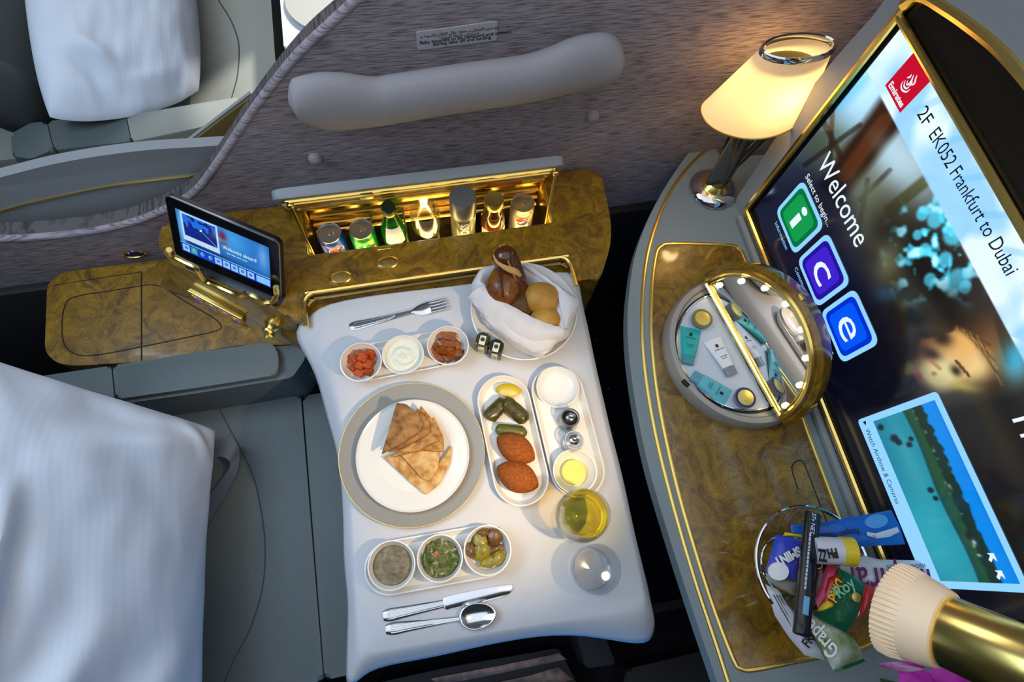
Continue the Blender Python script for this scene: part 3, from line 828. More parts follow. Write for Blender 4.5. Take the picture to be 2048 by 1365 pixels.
mk('table_cloth', prism(round_poly([(e0.x, e0.y - 0.02), (0.25, e0.y - 0.02), (0.25, 1.75), (e0.x, 1.75)], 0.01), 0.695, 0.72, bev=0.008), M['cloth'], nt2)
mk('table_post', rbox((0.0, 1.45, 0.35), (0.08, 0.3, 0.69), 0.01), M['charcoal'], nt2)
pp = U(668, -2, 0.728)
mk('charger_plate', lathe([(0.07, 0.0), (0.115, 0.010), (0.116, 0.013), (0.07, 0.006), (0.0005, 0.006)], (pp.x, pp.y, 0.7205), 40), M['charger'], label='grey rimmed plate on the neighbouring table at the top edge', cat='plate')
sp = bpy.data.lights.new('neighbour_reading_light', 'SPOT'); sp.energy = 60; sp.spot_size = math.radians(30); sp.color = (1.0, 0.97, 0.9); sp.shadow_soft_size = 0.03
so = bpy.data.objects.new('neighbour_reading_light', sp); COL.objects.link(so); so.location = (0.2, 1.65, 1.5)
so.rotation_euler = (Vector((-0.12, 1.33, 0.72)) - so.location).to_track_quat('-Z', 'Y').to_euler()

# ================================================================ TRAY TABLE, CLOTH
ZT = 0.72
tt = thing('tray_table', 'folding tray table under the white cloth laid with the meal', 'table', (0.03, 0.2, 0.0))
mk('table_top', rbox((0.045, 0.200, ZT - 0.024), (0.455, 0.56, 0.022), 0.006), M['shell'], tt)
mk('hinge_arm', rbox((0.03, 0.50, ZT - 0.030), (0.40, 0.05, 0.018), 0.004), M['gold_dark'], tt)
top_px = [(652, 640), (668, 622), (900, 584), (1128, 551), (1146, 560), (1166, 655), (1196, 800), (1232, 950), (1280, 1160), (1286, 1196), (1272, 1216), (1110, 1243), (930, 1272), (750, 1304), (728, 1300), (716, 1240), (712, 1130), (704, 990), (694, 890), (676, 770)]
hem = [(583, 660, .690), (640, 607, .716), (900, 574, .718), (1140, 540, .716), (1158, 562, .70), (1176, 655, .685), (1206, 800, .680), (1243, 950, .680), (1293, 1160, .680), (1310, 1240, .655), (1306, 1300, .635), (1140, 1260, .680), (945, 1298, .680), (740, 1341, .680), (690, 1385, .655), (695, 1240, .672), (690, 1130, .675), (684, 990, .680), (672, 890, .680), (636, 770, .675)]
Lt = smooth_loop([U(x, y, ZT) for x, y in top_px], 6, 5)
Lh = smooth_loop([U(x, y, z) for x, y, z in hem], 6, 4)
cen = Vector((0.035, 0.18, ZT)); rings = []
for k in range(9):
    t = k / 9.0
    rings.append([Vector((cen.x + (p.x - cen.x) * (0.02 + 0.98 * t), cen.y + (p.y - cen.y) * (0.02 + 0.98 * t), ZT)) for p in Lt])
rings.append(Lt)
for k in range(1, 7):
    t = k / 6.0
    ring = []
    for i, (a, b) in enumerate(zip(Lt, Lh)):
        p = a.lerp(b, t)
        sag = math.sin(t * math.pi / 2)
        p.z = a.z + (b.z - a.z) * (t ** 1.5)
        p += Vector((noise.noise(Vector((i * 0.16, t, 0))), noise.noise(Vector((i * 0.16, t, 7))), 0)) * 0.006 * t
        ring.append(p)
    rings.append(ring)
low = []
cl_g = loft(rings, True, True, False)
mk('tablecloth', cl_g, M['cloth'], auto=False, label='white tablecloth draped over the tray table', cat='tablecloth')
mod = bpy.data.objects['tablecloth'].modifiers.new('thick', 'SOLIDIFY'); mod.thickness = 0.0015; mod.offset = -1

# ================================================================ FOOTWELL
tr = thing('seat_track', 'metal floor track with pinkish strips below the tray edge', 'floor track', tuple(U(1000, 1350, 0.10)))
mk('track_body', prism(round_poly([tuple(U(x, y, 0.10).xy) for x, y in [(700, 1420), (750, 1368), (900, 1335), (1118, 1297), (1170, 1400), (1160, 1480)]], 0.01), 0.0, 0.10, bev=0.006), M['charcoal'], tr)
strip_m = mat('pinkish_metal', C(150, 126, 116), 0.4, 0.5, var=(40, C(84, 76, 78), 2.2))  # pinkish metal mottled with darker grey
for q in ([(860, 1358), (1010, 1330), (1118, 1307), (1134, 1320), (1000, 1348), (880, 1372)], [(960, 1372), (1060, 1352), (1116, 1334), (1146, 1360), (1090, 1380), (980, 1395)]):
    mk('pinkish_strip', prism([tuple(U(x, y, 0.106).xy) for x, y in q], 0.1005, 0.106, bev=0.001), strip_m, tr)
mk('floor_strip', prism(round_poly([tuple(U(x, y, 0.02).xy) for x, y in [(1270, 1216), (1375, 1196), (1382, 1212), (1274, 1236)]], 0.004), 0.0, 0.02, bev=0.003), M['carpet_grey'], label='narrow grey carpet strip on the floor right of the tablecloth corner', cat='floor strip')
mk('footrest_block', prism(round_poly([tuple(U(x, y, 0.16).xy) for x, y in [(1150, 1262), (1206, 1262), (1232, 1330), (1172, 1338)]], 0.01), 0.0, 0.16, bev=0.008), M['carpet_grey'], label='grey carpeted block on the floor under the tablecloth corner', cat='footrest')
mk('footwell_shell', prism(round_poly([tuple(U(x, y, 0.10).xy) for x, y in [(1250, 1340), (1420, 1300), (1470, 1400), (1240, 1440)]], 0.02), 0.0, 0.10, bev=0.02, seg=4), M['charcoal'], label='dark moulded footwell shell at the bottom edge', cat='footwell')
for k, (x, y, lb) in enumerate([(1190, 682, 'topmost white speck on the dark carpet, level with the honey jars'), (1217, 778, 'white speck on the dark carpet level with the empty saucer'), (1226, 866, 'white speck on the dark carpet level with the salt shaker'), (1241, 920, 'white speck on the dark carpet level with the butter'), (1257, 1034, 'lowest white speck on the dark carpet, level with the wine glass')]):
    mk('crumb', blob(U(x, y, 0.0012), (0.0020, 0.0017, 0.0012), amp=0.3, seed=k, sub=1), M['white'], label=lb, cat='crumb', group='specks on the carpet')  # tiny white blobs set on the carpet

# ================================================================ DISHES ON THE TRAY
Z0 = ZT + 0.0008
def mscale(px, py, z, n):   # length in metres of n photo pixels on the level z
    return (U(px + n / 2, py, z) - U(px - n / 2, py, z)).length
DISH = [(1.0, 'r')]
def oval_dish(c0, c1, rpx, hgt, label, name='oval_dish', wall=0.003):
    a, b = U(c0[0], c0[1], ZT + hgt), U(c1[0], c1[1], ZT + hgt); r = mscale(c0[0], c0[1], ZT + hgt, 2 * rpx)/2
    prof = [(r * 0.80, 0.0), (r * 0.93, hgt * 0.45), (r, hgt), (r - wall * 0.8, hgt + 0.0004), (r * 0.90 - wall * .5, hgt * 0.55), (r * 0.78, 0.0035)]
    return mk(name, stadium(prof, a, b, Z0), M['china'], label=label, cat='dish')
def bowl(cx, cy, rpx, zb, h, label, name='round_bowl', group=None, ridges=True):
    p = U(cx, cy, zb + h); r = mscale(cx, cy, zb + h, 2 * rpx)/2
    prof = [(r * 0.62, 0.0), (r * 0.86, h * 0.35), (r * 0.97, h * 0.8), (r, h), (r - 0.0022, h + 0.0003)]
    for k in range(7 if ridges else 1):
        t = k / 7.0
        prof += [(r * (0.955 - 0.22 * t) - 0.001, h * (0.9 - 0.75 * t)), (r * (0.945 - 0.22 * t) - 0.001, h * (0.86 - 0.75 * t))]
    prof += [(r * 0.60, 0.004), (0.0005, 0.0036)]
    return mk(name, lathe(prof, (p.x, p.y, zb), 48), M['china'], label=label, cat='bowl', group=group), p, r

zd = Z0 + 0.0038
# --- upper dish with three bowls
oval_dish((727, 727), (897, 694), 40, 0.012, 'long white dish under the three upper bowls by the fork')
bh = 0.028
_, p1, r1 = bowl(722, 724, 42, zd, bh, 'white bowl of orange red vegetable cubes')
_, p2, r2 = bowl(806, 709, 42, zd, bh, 'white bowl filled with white creamy dip')
_, p3, r3 = bowl(896, 691, 42, zd, bh, 'white bowl of brown glazed pepper slices')
m_cube = mat('spiced_carrot', C(206, 90, 10), 0.45, var=(160, C(140, 46, 4), 2.0), bump=(400, 0.4))
k = 0
for (dx, dy, z) in [(-14, 6, 0), (-4, 12, 0), (8, 10, 0), (-12, -6, 0), (2, 0, 0), (14, 2, 0), (-4, -14, 0), (10, -12, 0), (-8, 2, .008), (4, 8, .008), (9, -4, .008), (-2, -6, .009), (14, 12, .006), (2, 3, .015)]:
    q = U(722 + dx * 1.25, 724 - dy * 1.35, zd + 0.018); k += 1
    mk('vegetable_cube', rough_box((q.x, q.y, zd + 0.0105 + z), (0.0165, 0.0155, 0.013), (random.uniform(-.4, .4), random.uniform(-.4, .4), random.uniform(0, 3)), 0.16, k), m_cube,
       label='orange red vegetable cube in the left upper bowl', cat='vegetable', group='vegetable cubes in the left upper bowl')
# cream dip with a swirl
def swirl(c, r, z0, amp, seed, turns=2.2, dome=0.004):
    def fn(u, v):
        a = 2 * math.pi * u; rr = r * v
        ph = a - turns * 2 * math.pi * (v ** 0.9)
        h = dome * (1 - v * v) + amp * math.sin(ph) * (v * (1.15 - v)) * 2 + 0.5 * amp * noise.noise(Vector((rr * 160 * math.cos(a), rr * 160 * math.sin(a), seed)))
        return (c[0] + rr * math.cos(a), c[1] + rr * math.sin(a), z0 + h)
    V, F = grid(49, 22, fn)
    n = len(V); low_ = [(c[0] + r * math.cos(2 * math.pi * i / 48), c[1] + r * math.sin(2 * math.pi * i / 48), z0 - 0.006) for i in range(49)]
    V += low_; F += [(21 * 49 + i, 21 * 49 + i + 1, n + i + 1, n + i) for i in range(48)]
    return V, F
mk('creamy_dip', swirl(p2, r2 * 0.86, zd + 0.017, 0.0022, 1), mat('cream', C(228, 230, 214), 0.45, sss=0.2), auto=False, label='white creamy dip swirled in the middle upper bowl', cat='food')
m_pep = mat('glazed_pepper', C(160, 84, 8), 0.3, coat=0.25, var=(120, C(98, 44, 4), 2.0))
k = 0
for (x0, y0, x1, y1, wd, z) in [(875, 668, 908, 675, .013, .016), (866, 690, 890, 700, .012, .012), (880, 686, 908, 690, .012, .017), (862, 704, 886, 722, .012, .009), (884, 708, 914, 716, .012, .009), (896, 700, 926, 708, .012, .010), (905, 680, 918, 694, .011, .013), (876, 700, 905, 704, .010, .018), (890, 722, 918, 712, .010, .008)]:
    k += 1
    a = U(x0, y0, zd + z); b = U(x1, y1, zd + z); d = b - a
    mk('pepper_slice', rough_box((a + b) / 2, (d.length * 1.12, wd * 1.15, .0062), (.25 * math.sin(k * 2.1), .25 * math.cos(k * 1.7), math.atan2(d.y, d.x) + .12 * math.sin(k)), .30, k + 40), m_pep, label='brown glazed pepper slice in the right upper bowl', cat='vegetable', group='pepper slices in the right upper bowl')

# --- lower dish with three bowls
oval_dish((781, 1136), (972, 1102), 52, 0.012, 'long white dish under the three lower bowls above the knife')
_, q1, s1_ = bowl(783, 1131, 48, zd, bh, 'white bowl of grey aubergine dip')
_, q2, s2_ = bowl(880, 1117, 46, zd, bh, 'white bowl of chopped green herb salad')
_, q3, s3_ = bowl(975, 1101, 48, zd, bh, 'white bowl of artichokes and mushrooms')
mk('aubergine_dip', swirl(q1, s1_ * 0.80, zd + 0.016, 0.0030, 7, 1.2, 0.006), mat('aubergine', C(150, 138, 112), 0.5, var=(130, C(96, 84, 66), 2.2), bump=(300, 0.6)), auto=False, label='grey beige aubergine dip in the left lower bowl', cat='food')
m_g = [mat('herb_green', C(86, 108, 44), 0.5, var=(200, C(52, 74, 26), 2)), mat('pale_shred', C(166, 160, 118), 0.5, var=(200, C(120, 122, 78), 2)), mat('tomato_bit', C(176, 84, 40), 0.4)]
sal = thing('herb_salad', 'chopped herb salad with pale shreds heaped in the middle lower bowl', 'food', (q2.x, q2.y, zd + 0.006))
mk('salad_heap', blob((q2.x, q2.y, zd + 0.014), (s2_ * 0.74, s2_ * 0.74, 0.011), amp=0.35, freq=3, seed=4, sub=4), mat('salad_mix', C(128, 128, 82), 0.6, var=(220, C(70, 86, 36), 2.5), bump=(500, 0.8)), sal)
rs = random.Random(5)
for k in range(34):
    an = rs.uniform(0, 6.28); rr = s2_ * 0.70 * math.sqrt(rs.random()); b_ = rs.uniform(0, 6.28); L = rs.uniform(.006, .013)
    c = Vector((q2.x + rr * math.cos(an), q2.y + rr * math.sin(an), zd + 0.024 - 0.007 * (rr / s2_) ** 2 + rs.uniform(-.001, .002)))
    d = Vector((math.cos(b_) * L, math.sin(b_) * L, rs.uniform(-.003, .003)))
    mk('herb_shred', tube([c - d * .5, c + Vector((0, 0, .0015)), c + d * .5], [.0009, .0017, .0008], 6, flat=(1.4, .5)), m_g[0 if k % 2 else 1], sal)
for dx, dy, L, an in [(-27, 12, .022, 1.9), (24, 8, .026, .15), (-30, 2, .018, 1.5)]:
    c = U(880 + dx, 1117 + dy, zd + .026)
    mk('chive', tube([c + Vector((math.cos(an) * L * t, math.sin(an) * L * t, 0.001)) for t in (-.5, 0, .5)], .0018, 8), mat('chive_green', C(74, 110, 30), 0.4) if 'chive_green' not in MATS else MATS['chive_green'], sal)
c = U(872, 1108, zd + .026); mk('tomato_piece', rough_box(c, (.008, .007, .005), (.2, .1, .6), .2, 3), m_g[2], sal)
m_art = mat('artichoke', C(168, 158, 78), 0.35, var=(120, C(120, 108, 40), 2), coat=0.3)
m_mus = mat('mushroom', C(120, 88, 50), 0.35, var=(90, C(78, 50, 22), 2), coat=0.4)
m_onion = mat('oiled_leaf', C(160, 148, 44), 0.3, coat=0.5, var=(120, C(110, 96, 16), 2))
for k, (x, y, ra, rot, mt, nm) in enumerate([(967, 1066, (.014, .010, .009), .4, m_mus, 'mushroom'), (990, 1073, (.013, .016, .010), -.3, m_mus, 'mushroom'), (940, 1101, (.010, .013, .009), .3, m_mus, 'mushroom'),
                                            (961, 1083, (.012, .015, .010), .2, m_art, 'artichoke_heart'), (964, 1104, (.014, .016, .009), -.5, m_onion, 'artichoke_leaf'), (997, 1116, (.015, .010, .008), .6, m_onion, 'artichoke_leaf'),
                                            (978, 1125, (.016, .009, .007), .1, m_onion, 'artichoke_leaf'), (992, 1098, (.014, .005, .004), .25, m_mus, 'mushroom'), (970, 1096, (.005, .012, .005), -.2, m_art, 'artichoke_heart')]):
    c = U(x, y, zd + .022)
    mk(nm, blob((c.x, c.y, zd + (.016 if k > 2 else .017)), ra, (0.2, 0.1, rot), 0.22, 2.2, k + 20, 3), mt,
       label=['brown mushroom piece at the top of the right lower bowl', 'largest brown mushroom at the upper right of the right lower bowl', 'brown mushroom at the left edge of the right lower bowl',
              'pale artichoke heart between the mushrooms in the right lower bowl', 'oily yellow artichoke leaf in the centre of the right lower bowl', 'oily yellow artichoke leaf at the right edge of the right lower bowl',
              'oily yellow artichoke leaf at the bottom of the right lower bowl', 'thin brown mushroom slice at the right of the right lower bowl', 'narrow pale artichoke strip in the right lower bowl'][k], cat='vegetable', group=nm.replace('_', ' ') + ' pieces in the right lower bowl')

# --- charger, plate and flat bread
cp = U(825, 906, ZT + .008); cr = mscale(825, 906, ZT + .008, 290)/2
ch = thing('charger_plate', 'large grey charger plate with a fine gold rim', 'plate', (cp.x, cp.y, Z0))
mk('plate_body', lathe([(cr * .62, 0), (cr * .95, .005), (cr, .009), (cr - .0005, .0105), (cr * .93, .0078), (cr * .70, .0040), (cr * .66, .0028), (.0005, .0028)], (cp.x, cp.y, Z0), 80), M['charger'], ch)
mk('gold_rim', tube([(cp.x + cr * math.cos(a), cp.y + cr * math.sin(a), Z0 + .0100) for a in [2 * math.pi * i / 96 for i in range(96)]], .0010, 6, True), M['gold'], ch)
wp = U(826, 909, ZT + .016); wr = mscale(826, 909, ZT + .016, 227)/2
prof = [(wr * .55, 0), (wr * .62, .003), (wr * .96, .011), (wr, .0135), (wr - .001, .0145)]
for k in range(10):
    t = k / 10.0; prof += [(wr * (.96 - .30 * t), .0128 - .0075 * t), (wr * (.945 - .30 * t), .0119 - .0075 * t)]
prof += [(wr * .62, .0042), (.0005, .0042)]
mk('dinner_plate', lathe(prof, (wp.x, wp.y, Z0 + .0032), 80), M['china'], label='white ridged dinner plate on the grey charger', cat='plate')
m_pita = mat('toasted_pita', C(206, 160, 92), 0.7, var=(75, C(140, 84, 30), 3.2), bump=(160, 0.5))
m_pita2 = mat('browned_pita', C(176, 130, 72), 0.7, var=(70, C(112, 70, 28), 3.0), bump=(160, 0.5))
m_pita3 = mat('pale_pita', C(226, 190, 126), 0.7, var=(60, C(178, 118, 48), 3.2), bump=(160, 0.4))
pz = Z0 + .0032 + .006
def pita(pts, z, mt, tilt, label, th=.0055, seed=0):
    P = [U(x, y, pz + z) for x, y in pts]
    poly = round_poly([(p.x, p.y) for p in P], .003, 3)
    c = sum((Vector(p) for p in poly), Vector((0, 0))) / len(poly)
    rings = []
    for lv, sc_ in ((0, .97), (.2, 1.0), (.8, 1.0), (1.0, .97), (1.12, .80), (1.2, .45), (1.15, .1)):
        rings.append([(c.x + (p[0] - c.x) * sc_, c.y + (p[1] - c.y) * sc_,
                       pz + z + th * lv + tilt[0] * ((p[0] - c.x) * sc_) + tilt[1] * ((p[1] - c.y) * sc_) + .0012 * noise.noise(Vector((p[0] * 60, p[1] * 60, seed + lv)))) for p in poly])
    mk('pita_wedge', loft(rings), mt, label=label, cat='bread', group='pita wedges on the dinner plate')
PT = lambda zs: [(620 + x * .3224, 580 + y * .3224) for x, y in zs]
pita(PT([(455, 1040), (560, 1010), (700, 1180), (655, 1225)]), .001, m_pita3, (0, 0), 'pale narrow pita wedge at the lower left of the fan')
pita(PT([(650, 1215), (800, 1080), (880, 970), (870, 1070), (800, 1210), (715, 1275)]), .001, m_pita3, (0, 0), 'pale pita wedge lowest in the fan near the plate rim')
pita(PT([(540, 1000), (815, 960), (795, 1110), (740, 1195), (690, 1170)]), .007, m_pita3, (0, 0), 'pale pita wedge lying on the lowest wedges')
pita(PT([(500, 1040), (640, 960), (770, 790), (830, 920), (832, 1010), (700, 1000)]), .013, m_pita, (.05, .0), 'golden pita wedge with a dark crust in the middle of the fan')
pita(PT([(470, 1000), (620, 930), (690, 725), (800, 860), (810, 940), (640, 1010)]), .019, m_pita, (.10, .05), 'browned pita wedge second from the top of the fan')
pita(PT([(455, 985), (600, 900), (670, 740), (745, 830), (742, 900), (560, 990)]), .025, m_pita2, (.12, .08), 'brown pita wedge just under the topmost wedge')
pita(PT([(440, 1020), (480, 900), (540, 710), (590, 715), (670, 770), (705, 835), (690, 880), (560, 960)]), .031, m_pita2, (.10, .10), 'topmost brown pita wedge of the fan, widest at the back')

# --- oval plate with stuffed vine leaves and kibbeh
oval_dish((1008, 802), (1042, 956), 53, 0.016, 'oval white dish with vine leaves, gherkin and two kibbeh')
zp = Z0 + .0036
lm = thing('lemon_wedge', 'yellow lemon wedge at the top of the oval dish', 'lemon', tuple(U(1018, 786, zp)))
c0 = U(1017, 782, zp + .01)
def lemon_geo(s, squash):
    def fn(q):
        z = q.z
        return Vector((q.x, max(q.y, -0.25) , z * squash))
    return blob((c0.x, c0.y, zp + .0085), (.024 * s, .014 * s, .009), (0.25, 0, -0.30), 0.03, 2, 2, 3, fn)
mk('peel', lemon_geo(1.0, 1.0), mat('lemon_peel', C(214, 180, 24), 0.4, bump=(600, .3)), lm)
mk('flesh', blob((c0.x - .002, c0.y - .004, zp + .0125), (.019, .009, .006), (0.25, 0, -0.30), .05, 2, 3, 3), mat('lemon_flesh', C(226, 206, 110), 0.3), lm)
m_vine = mat('vine_leaf', C(88, 78, 16), 0.3, coat=0.4, var=(110, C(46, 46, 10), 2.6), bump=(90, .7))
def roll_geo(a, b, r, seed, fl=(1, .85), n=12):
    a, b = Vector(a), Vector(b); pts = [a.lerp(b, t / n) for t in range(n + 1)]
    rad = [r * (0.42 if t in (0, n) else 0.86 if t in (1, n - 1) else 1.0) * (1 + .09 * noise.noise(Vector((t * .6, seed, 0)))) for t in range(n + 1)]
    g = tube(pts, rad, 16, flat=fl)
    V = []
    for i, p in enumerate(g[0]):
        p = Vector(p); V.append(p + Vector((noise.noise(p * 150), noise.noise(p * 150 + Vector((9, 0, 0))), noise.noise(p * 150 + Vector((0, 9, 0))))) * .0012)
    return V, g[1]
X6 = lambda x, y: (620 + x * .3224, 580 + y * .3224)
mk('stuffed_vine_leaf', roll_geo(U(*X6(1098, 800), zp + .012), U(*X6(1212, 690), zp + .012), .0145, 1), m_vine, label='stuffed vine leaf roll on the left, end showing', cat='vine leaf', group='stuffed vine leaves')
mk('stuffed_vine_leaf', roll_geo(U(*X6(1200, 685), zp + .020), U(*X6(1345, 815), zp + .015), .0145, 2), m_vine, label='glossy stuffed vine leaf roll on the right, resting across the other', cat='vine leaf', group='stuffed vine leaves')
mk('gherkin', roll_geo(U(*X6(1150, 866), zp + .010), U(*X6(1345, 888), zp + .010), .0115, 3), mat('gherkin', C(104, 104, 34), 0.35, coat=.4, bump=(240, .5), var=(90, C(76, 82, 20), 2)), label='small green gherkin lying above the kibbeh', cat='pickle')
m_kib = mat('fried_kibbeh', C(172, 94, 14), 0.75, var=(240, C(124, 58, 6), 2.2), bump=(420, .9))
def kib_geo(x0, y0, x1, y1, wd, seed):
    a, b = U(*X6(x0, y0), zp + .020), U(*X6(x1, y1), zp + .020); n = 18; pts, rad = [], []
    for i in range(n + 1):
        t = i / n; pts.append(a.lerp(b, t)); s = math.sin(math.pi * t) ** 0.62
        rad.append(wd * max(s, .06))
    return tube(pts, rad, 28, flat=(1, .84))
mk('kibbeh', kib_geo(1160, 915, 1393, 1055, .0255, 1), m_kib, label='fried brown kibbeh nearer the gherkin', cat='kibbeh', group='kibbeh on the oval dish')
mk('kibbeh', kib_geo(1160, 1100, 1416, 1222, .0270, 2), m_kib, label='fried brown kibbeh at the lower end of the oval dish', cat='kibbeh', group='kibbeh on the oval dish')

# --- oval plate with lid bowl, shakers and butter
oval_dish((1115, 783), (1155, 940), 52, 0.014, 'oval white dish carrying the shakers and the butter')
bb = U(1116, 773, ZT + .024); br = mscale(1116, 773, ZT + .024, 86)/2
mk('saucer', lathe([(br * .6, 0), (br * .9, .008), (br, .016), (br - .002, .0165), (br * .85, .009), (br * .55, .004), (.0005, .0036)], (bb.x, bb.y, zp), 48), M['china'], label='empty round white saucer at the top of the shaker dish', cat='saucer')
def shaker(px, py, label, fill, fh, ringm):
    p = U(px, py, zp)
    t = thing('shaker', label, 'shaker', (p.x, p.y, zp), 'salt and pepper shakers')
    r = .0205
    mk('glass_body', lathe([(r * .92, 0), (r, .004), (r * .95, .020), (r * .80, .034), (r * .78, .038), (r * .70, .038), (r * .72, .033), (r * .84, .020), (r * .86, .006), (.0005, .005)], (p.x, p.y, zp), 32), M['thin_glass'], t)
    mk('contents', lathe([(.0005, .0056), (r * .80, .0062), (r * .78, fh), (.0005, fh)], (p.x, p.y, zp), 24), fill, t)
    mk('shoulder_ring', tube([(p.x + r * .78 * math.cos(a), p.y + r * .78 * math.sin(a), zp + .0385) for a in [2 * math.pi * i / 32 for i in range(32)]], .0012, 6, True), ringm, t)
    mk('cap', lathe([(r * .40, .037), (r * .46, .038), (r * .44, .0425), (r * .28, .0450), (.0005, .0455)], (p.x, p.y, zp), 32), ringm, t)
    mk('finial', blob((p.x, p.y, zp + .049), (.0056, .0056, .0056), amp=0, sub=3), M['chrome'], t)
shaker(1134, 845, 'shaker with dark pepper in the glass, nearer the empty saucer', mat('pepper', C(40, 36, 32), 0.8), .026, M['steel_dark'])
shaker(1141, 889, 'shaker with white salt in the glass, nearer the butter', mat('salt', C(225, 225, 225), 0.8), .014, M['chrome'])
_, pb_, rb_ = bowl(1150, 943, 44, zp, .026, 'white bowl holding the round butter pat', ridges=False)
bq = U(1150, 944, zp + .012)
mk('butter_pat', lathe([(.0200, 0), (.0215, .002), (.0215, .011), (.0200, .0125), (.0005, .0130)], (pb_.x, pb_.y, zp + .0045), 36), mat('butter', C(232, 220, 110), 0.5, sss=.2), label='round yellow butter pat in the small bowl', cat='butter')

# --- wine and water
wg = U(1147, 1039, ZT)
g_ = thing('wine_glass', 'stemmed glass of golden white wine at the right of the tray', 'glass', (wg.x, wg.y, Z0))
zg = Z0
foot = [(.0405, 0.0), (.0405, .0012), (.030, .0028), (.010, .0055), (.0048, .010), (.0042, .022), (.0055, .032)]
cup_o = [(.016, .037), (.030, .047), (.040, .062), (.0435, .078), (.0425, .098), (.0395, .118), (.0375, .128)]
cup_i = [(r - .0012, z) for r, z in cup_o[::-1]][:-1] + [(.013, .0395), (.0005, .037)]
mk('glass_body', lathe(foot + cup_o + [(.0369, .1286)] + cup_i, (wg.x, wg.y, zg), 48), M['glass'], g_)
mk('wine', lathe([(.0005, .0374), (.0125, .0398), (.0284, .0476), (.0384, .0622), (.0419, .078), (.0416, .088), (.0005, .088)], (wg.x, wg.y, zg), 48), M['wine'], g_)
wt = U(1177, 1138, ZT)
g2 = thing('water_glass', 'short clear tumbler of water below the wine glass', 'glass', (wt.x, wt.y, Z0))
mk('glass_body', lathe([(.030, 0), (.0345, .003), (.037, .02), (.0385, .075), (.0376, .0756), (.036, .022), (.0325, .008), (.0005, .0065)], (wt.x, wt.y, Z0), 48), M['glass'], g2)
mk('water', lathe([(.0005, .0068), (.032, .0083), (.0356, .022), (.0364, .046), (.0005, .046)], (wt.x, wt.y, Z0), 48), M['water'], g2)

# --- cutlery
def strip3(path, widths, th, zf):
    """flat bar following path with half widths, thickness th and height function zf"""
    P = [Vector(p) for p in path]; rings = []
    for i, p in enumerate(P):
        t = (P[min(i + 1, len(P) - 1)] - P[max(i - 1, 0)]).normalized(); s = Vector((-t.y, t.x, 0)); wv = widths[i]; z = zf(i / (len(P) - 1))
        q = Vector((p.x, p.y, z))
        rings.append([q - s * wv, q - s * wv * .6 + Vector((0, 0, th)), q + s * wv * .6 + Vector((0, 0, th)), q + s * wv, q + s * wv * .6 - Vector((0, 0, th * .5)), q - s * wv * .6 - Vector((0, 0, th * .5))])
    return loft(rings)
def lerp_path(a, b, t0, t1, n): return [a.lerp(b, t0 + (t1 - t0) * i / (n - 1)) for i in range(n)]
def handle_parts(root, a, b, t1, wmax, wneck, zf):
    n = 16; P = lerp_path(a, b, 0, t1, n)
    ws = [wmax * (.70 if i == 0 else .95 if i == 1 else 1.0 if i == 2 else 1 - (1 - wneck / wmax) * ((i - 2) / (n - 3)) ** .8) for i in range(n)]
    mk('handle', strip3(P, ws, .0018, zf), M['steel'], root)
    d = (b - a).normalized(); s = Vector((-d.y, d.x, 0))
    for k in (-.62, -.2, .2, .62):
        mk('reed', tube([P[i] + s * (ws[i] * k) + Vector((0, 0, zf(i / (n - 1)) - P[i].z + .0019)) for i in range(1, n)], [.0011 * max(.25, ws[i] / wmax) for i in range(1, n)], 6), M['steel'], root)
a, b = U(700, 655, Z0), U(899, 608, Z0)
fk = thing('fork', 'polished steel fork lying above the upper dish', 'fork', tuple(a))
fz = lambda t: Z0 + .0012 + .006 * max(0, t - .3) ** 1.3
handle_parts(fk, a, b, .62, .0095, .0032, fz)
d = (b - a).normalized(); s = Vector((-d.y, d.x, 0)); L = (b - a).length
n = 10; P = lerp_path(a, b, .60, .80, n)
mk('head', strip3(P, [.0032, .004, .006, .0085, .0105, .0117, .0122, .0124, .0125, .0125], .0014, lambda t: Z0 + .0060 - .0035 * math.sin(t * math.pi)), M['steel'], fk)
for k in (-1.5, -.5, .5, 1.5):
    q = [a + d * (L * t) + s * (.0066 * k) + Vector((0, 0, z)) for t, z in ((.785, .0052), (.84, .0040), (.92, .0045), (1.0, .0075))]
    mk('tine', tube(spline(q, 4), [.0024] * 8 + [.0022, .002, .0017, .0013, .0006], 8, flat=(1, .6)), M['steel'], fk)
a, b = U(767, 1233, Z0), U(1026, 1179, Z0)
kf = thing('knife', 'polished steel table knife below the lower dish', 'knife', tuple(a))
handle_parts(kf, a, b, .46, .0098, .0058, lambda t: Z0 + .0022)
d = (b - a).normalized(); s = Vector((-d.y, d.x, 0)); L = (b - a).length
bl = [(.455, -.006), (.47, -.0098), (.52, -.0102), (.75, -.0098), (.90, -.0085), (.97, -.0055), (1.0, .002), (.995, .0072), (.96, .0092), (.75, .0100), (.52, .0098), (.47, .0095), (.455, .006)]
mk('blade', prism([tuple((a + d * (L * t) + s * w_).xy) for t, w_ in bl], Z0 + .0008, Z0 + .0032, bev=.0008), M['steel'], kf)
a, b = U(772, 1260, Z0), U(987, 1227, Z0)
spn = thing('spoon', 'polished steel spoon beside the knife', 'spoon', tuple(a))
handle_parts(spn, a, b, .68, .0095, .0030, lambda t: Z0 + .0012 + .006 * max(0, t - .3) ** 1.3)
d = (b - a).normalized(); s = Vector((-d.y, d.x, 0)); L = (b - a).length
sc0 = a + d * (L * .835)
def spoon_fn(inner):
    def fn(u, v):
        an = 2 * math.pi * u; rr = v
        x = rr * math.cos(an) * L * .172 * (1 + .10 * math.cos(an)); y = rr * math.sin(an) * .0200
        z = .0018 + .0085 * rr * rr + (0.0012 if inner else 0)
        return sc0 + d * x + s * y + Vector((0, 0, z))
    return fn
gi, go = grid(33, 10, spoon_fn(True)), grid(33, 10, spoon_fn(False))
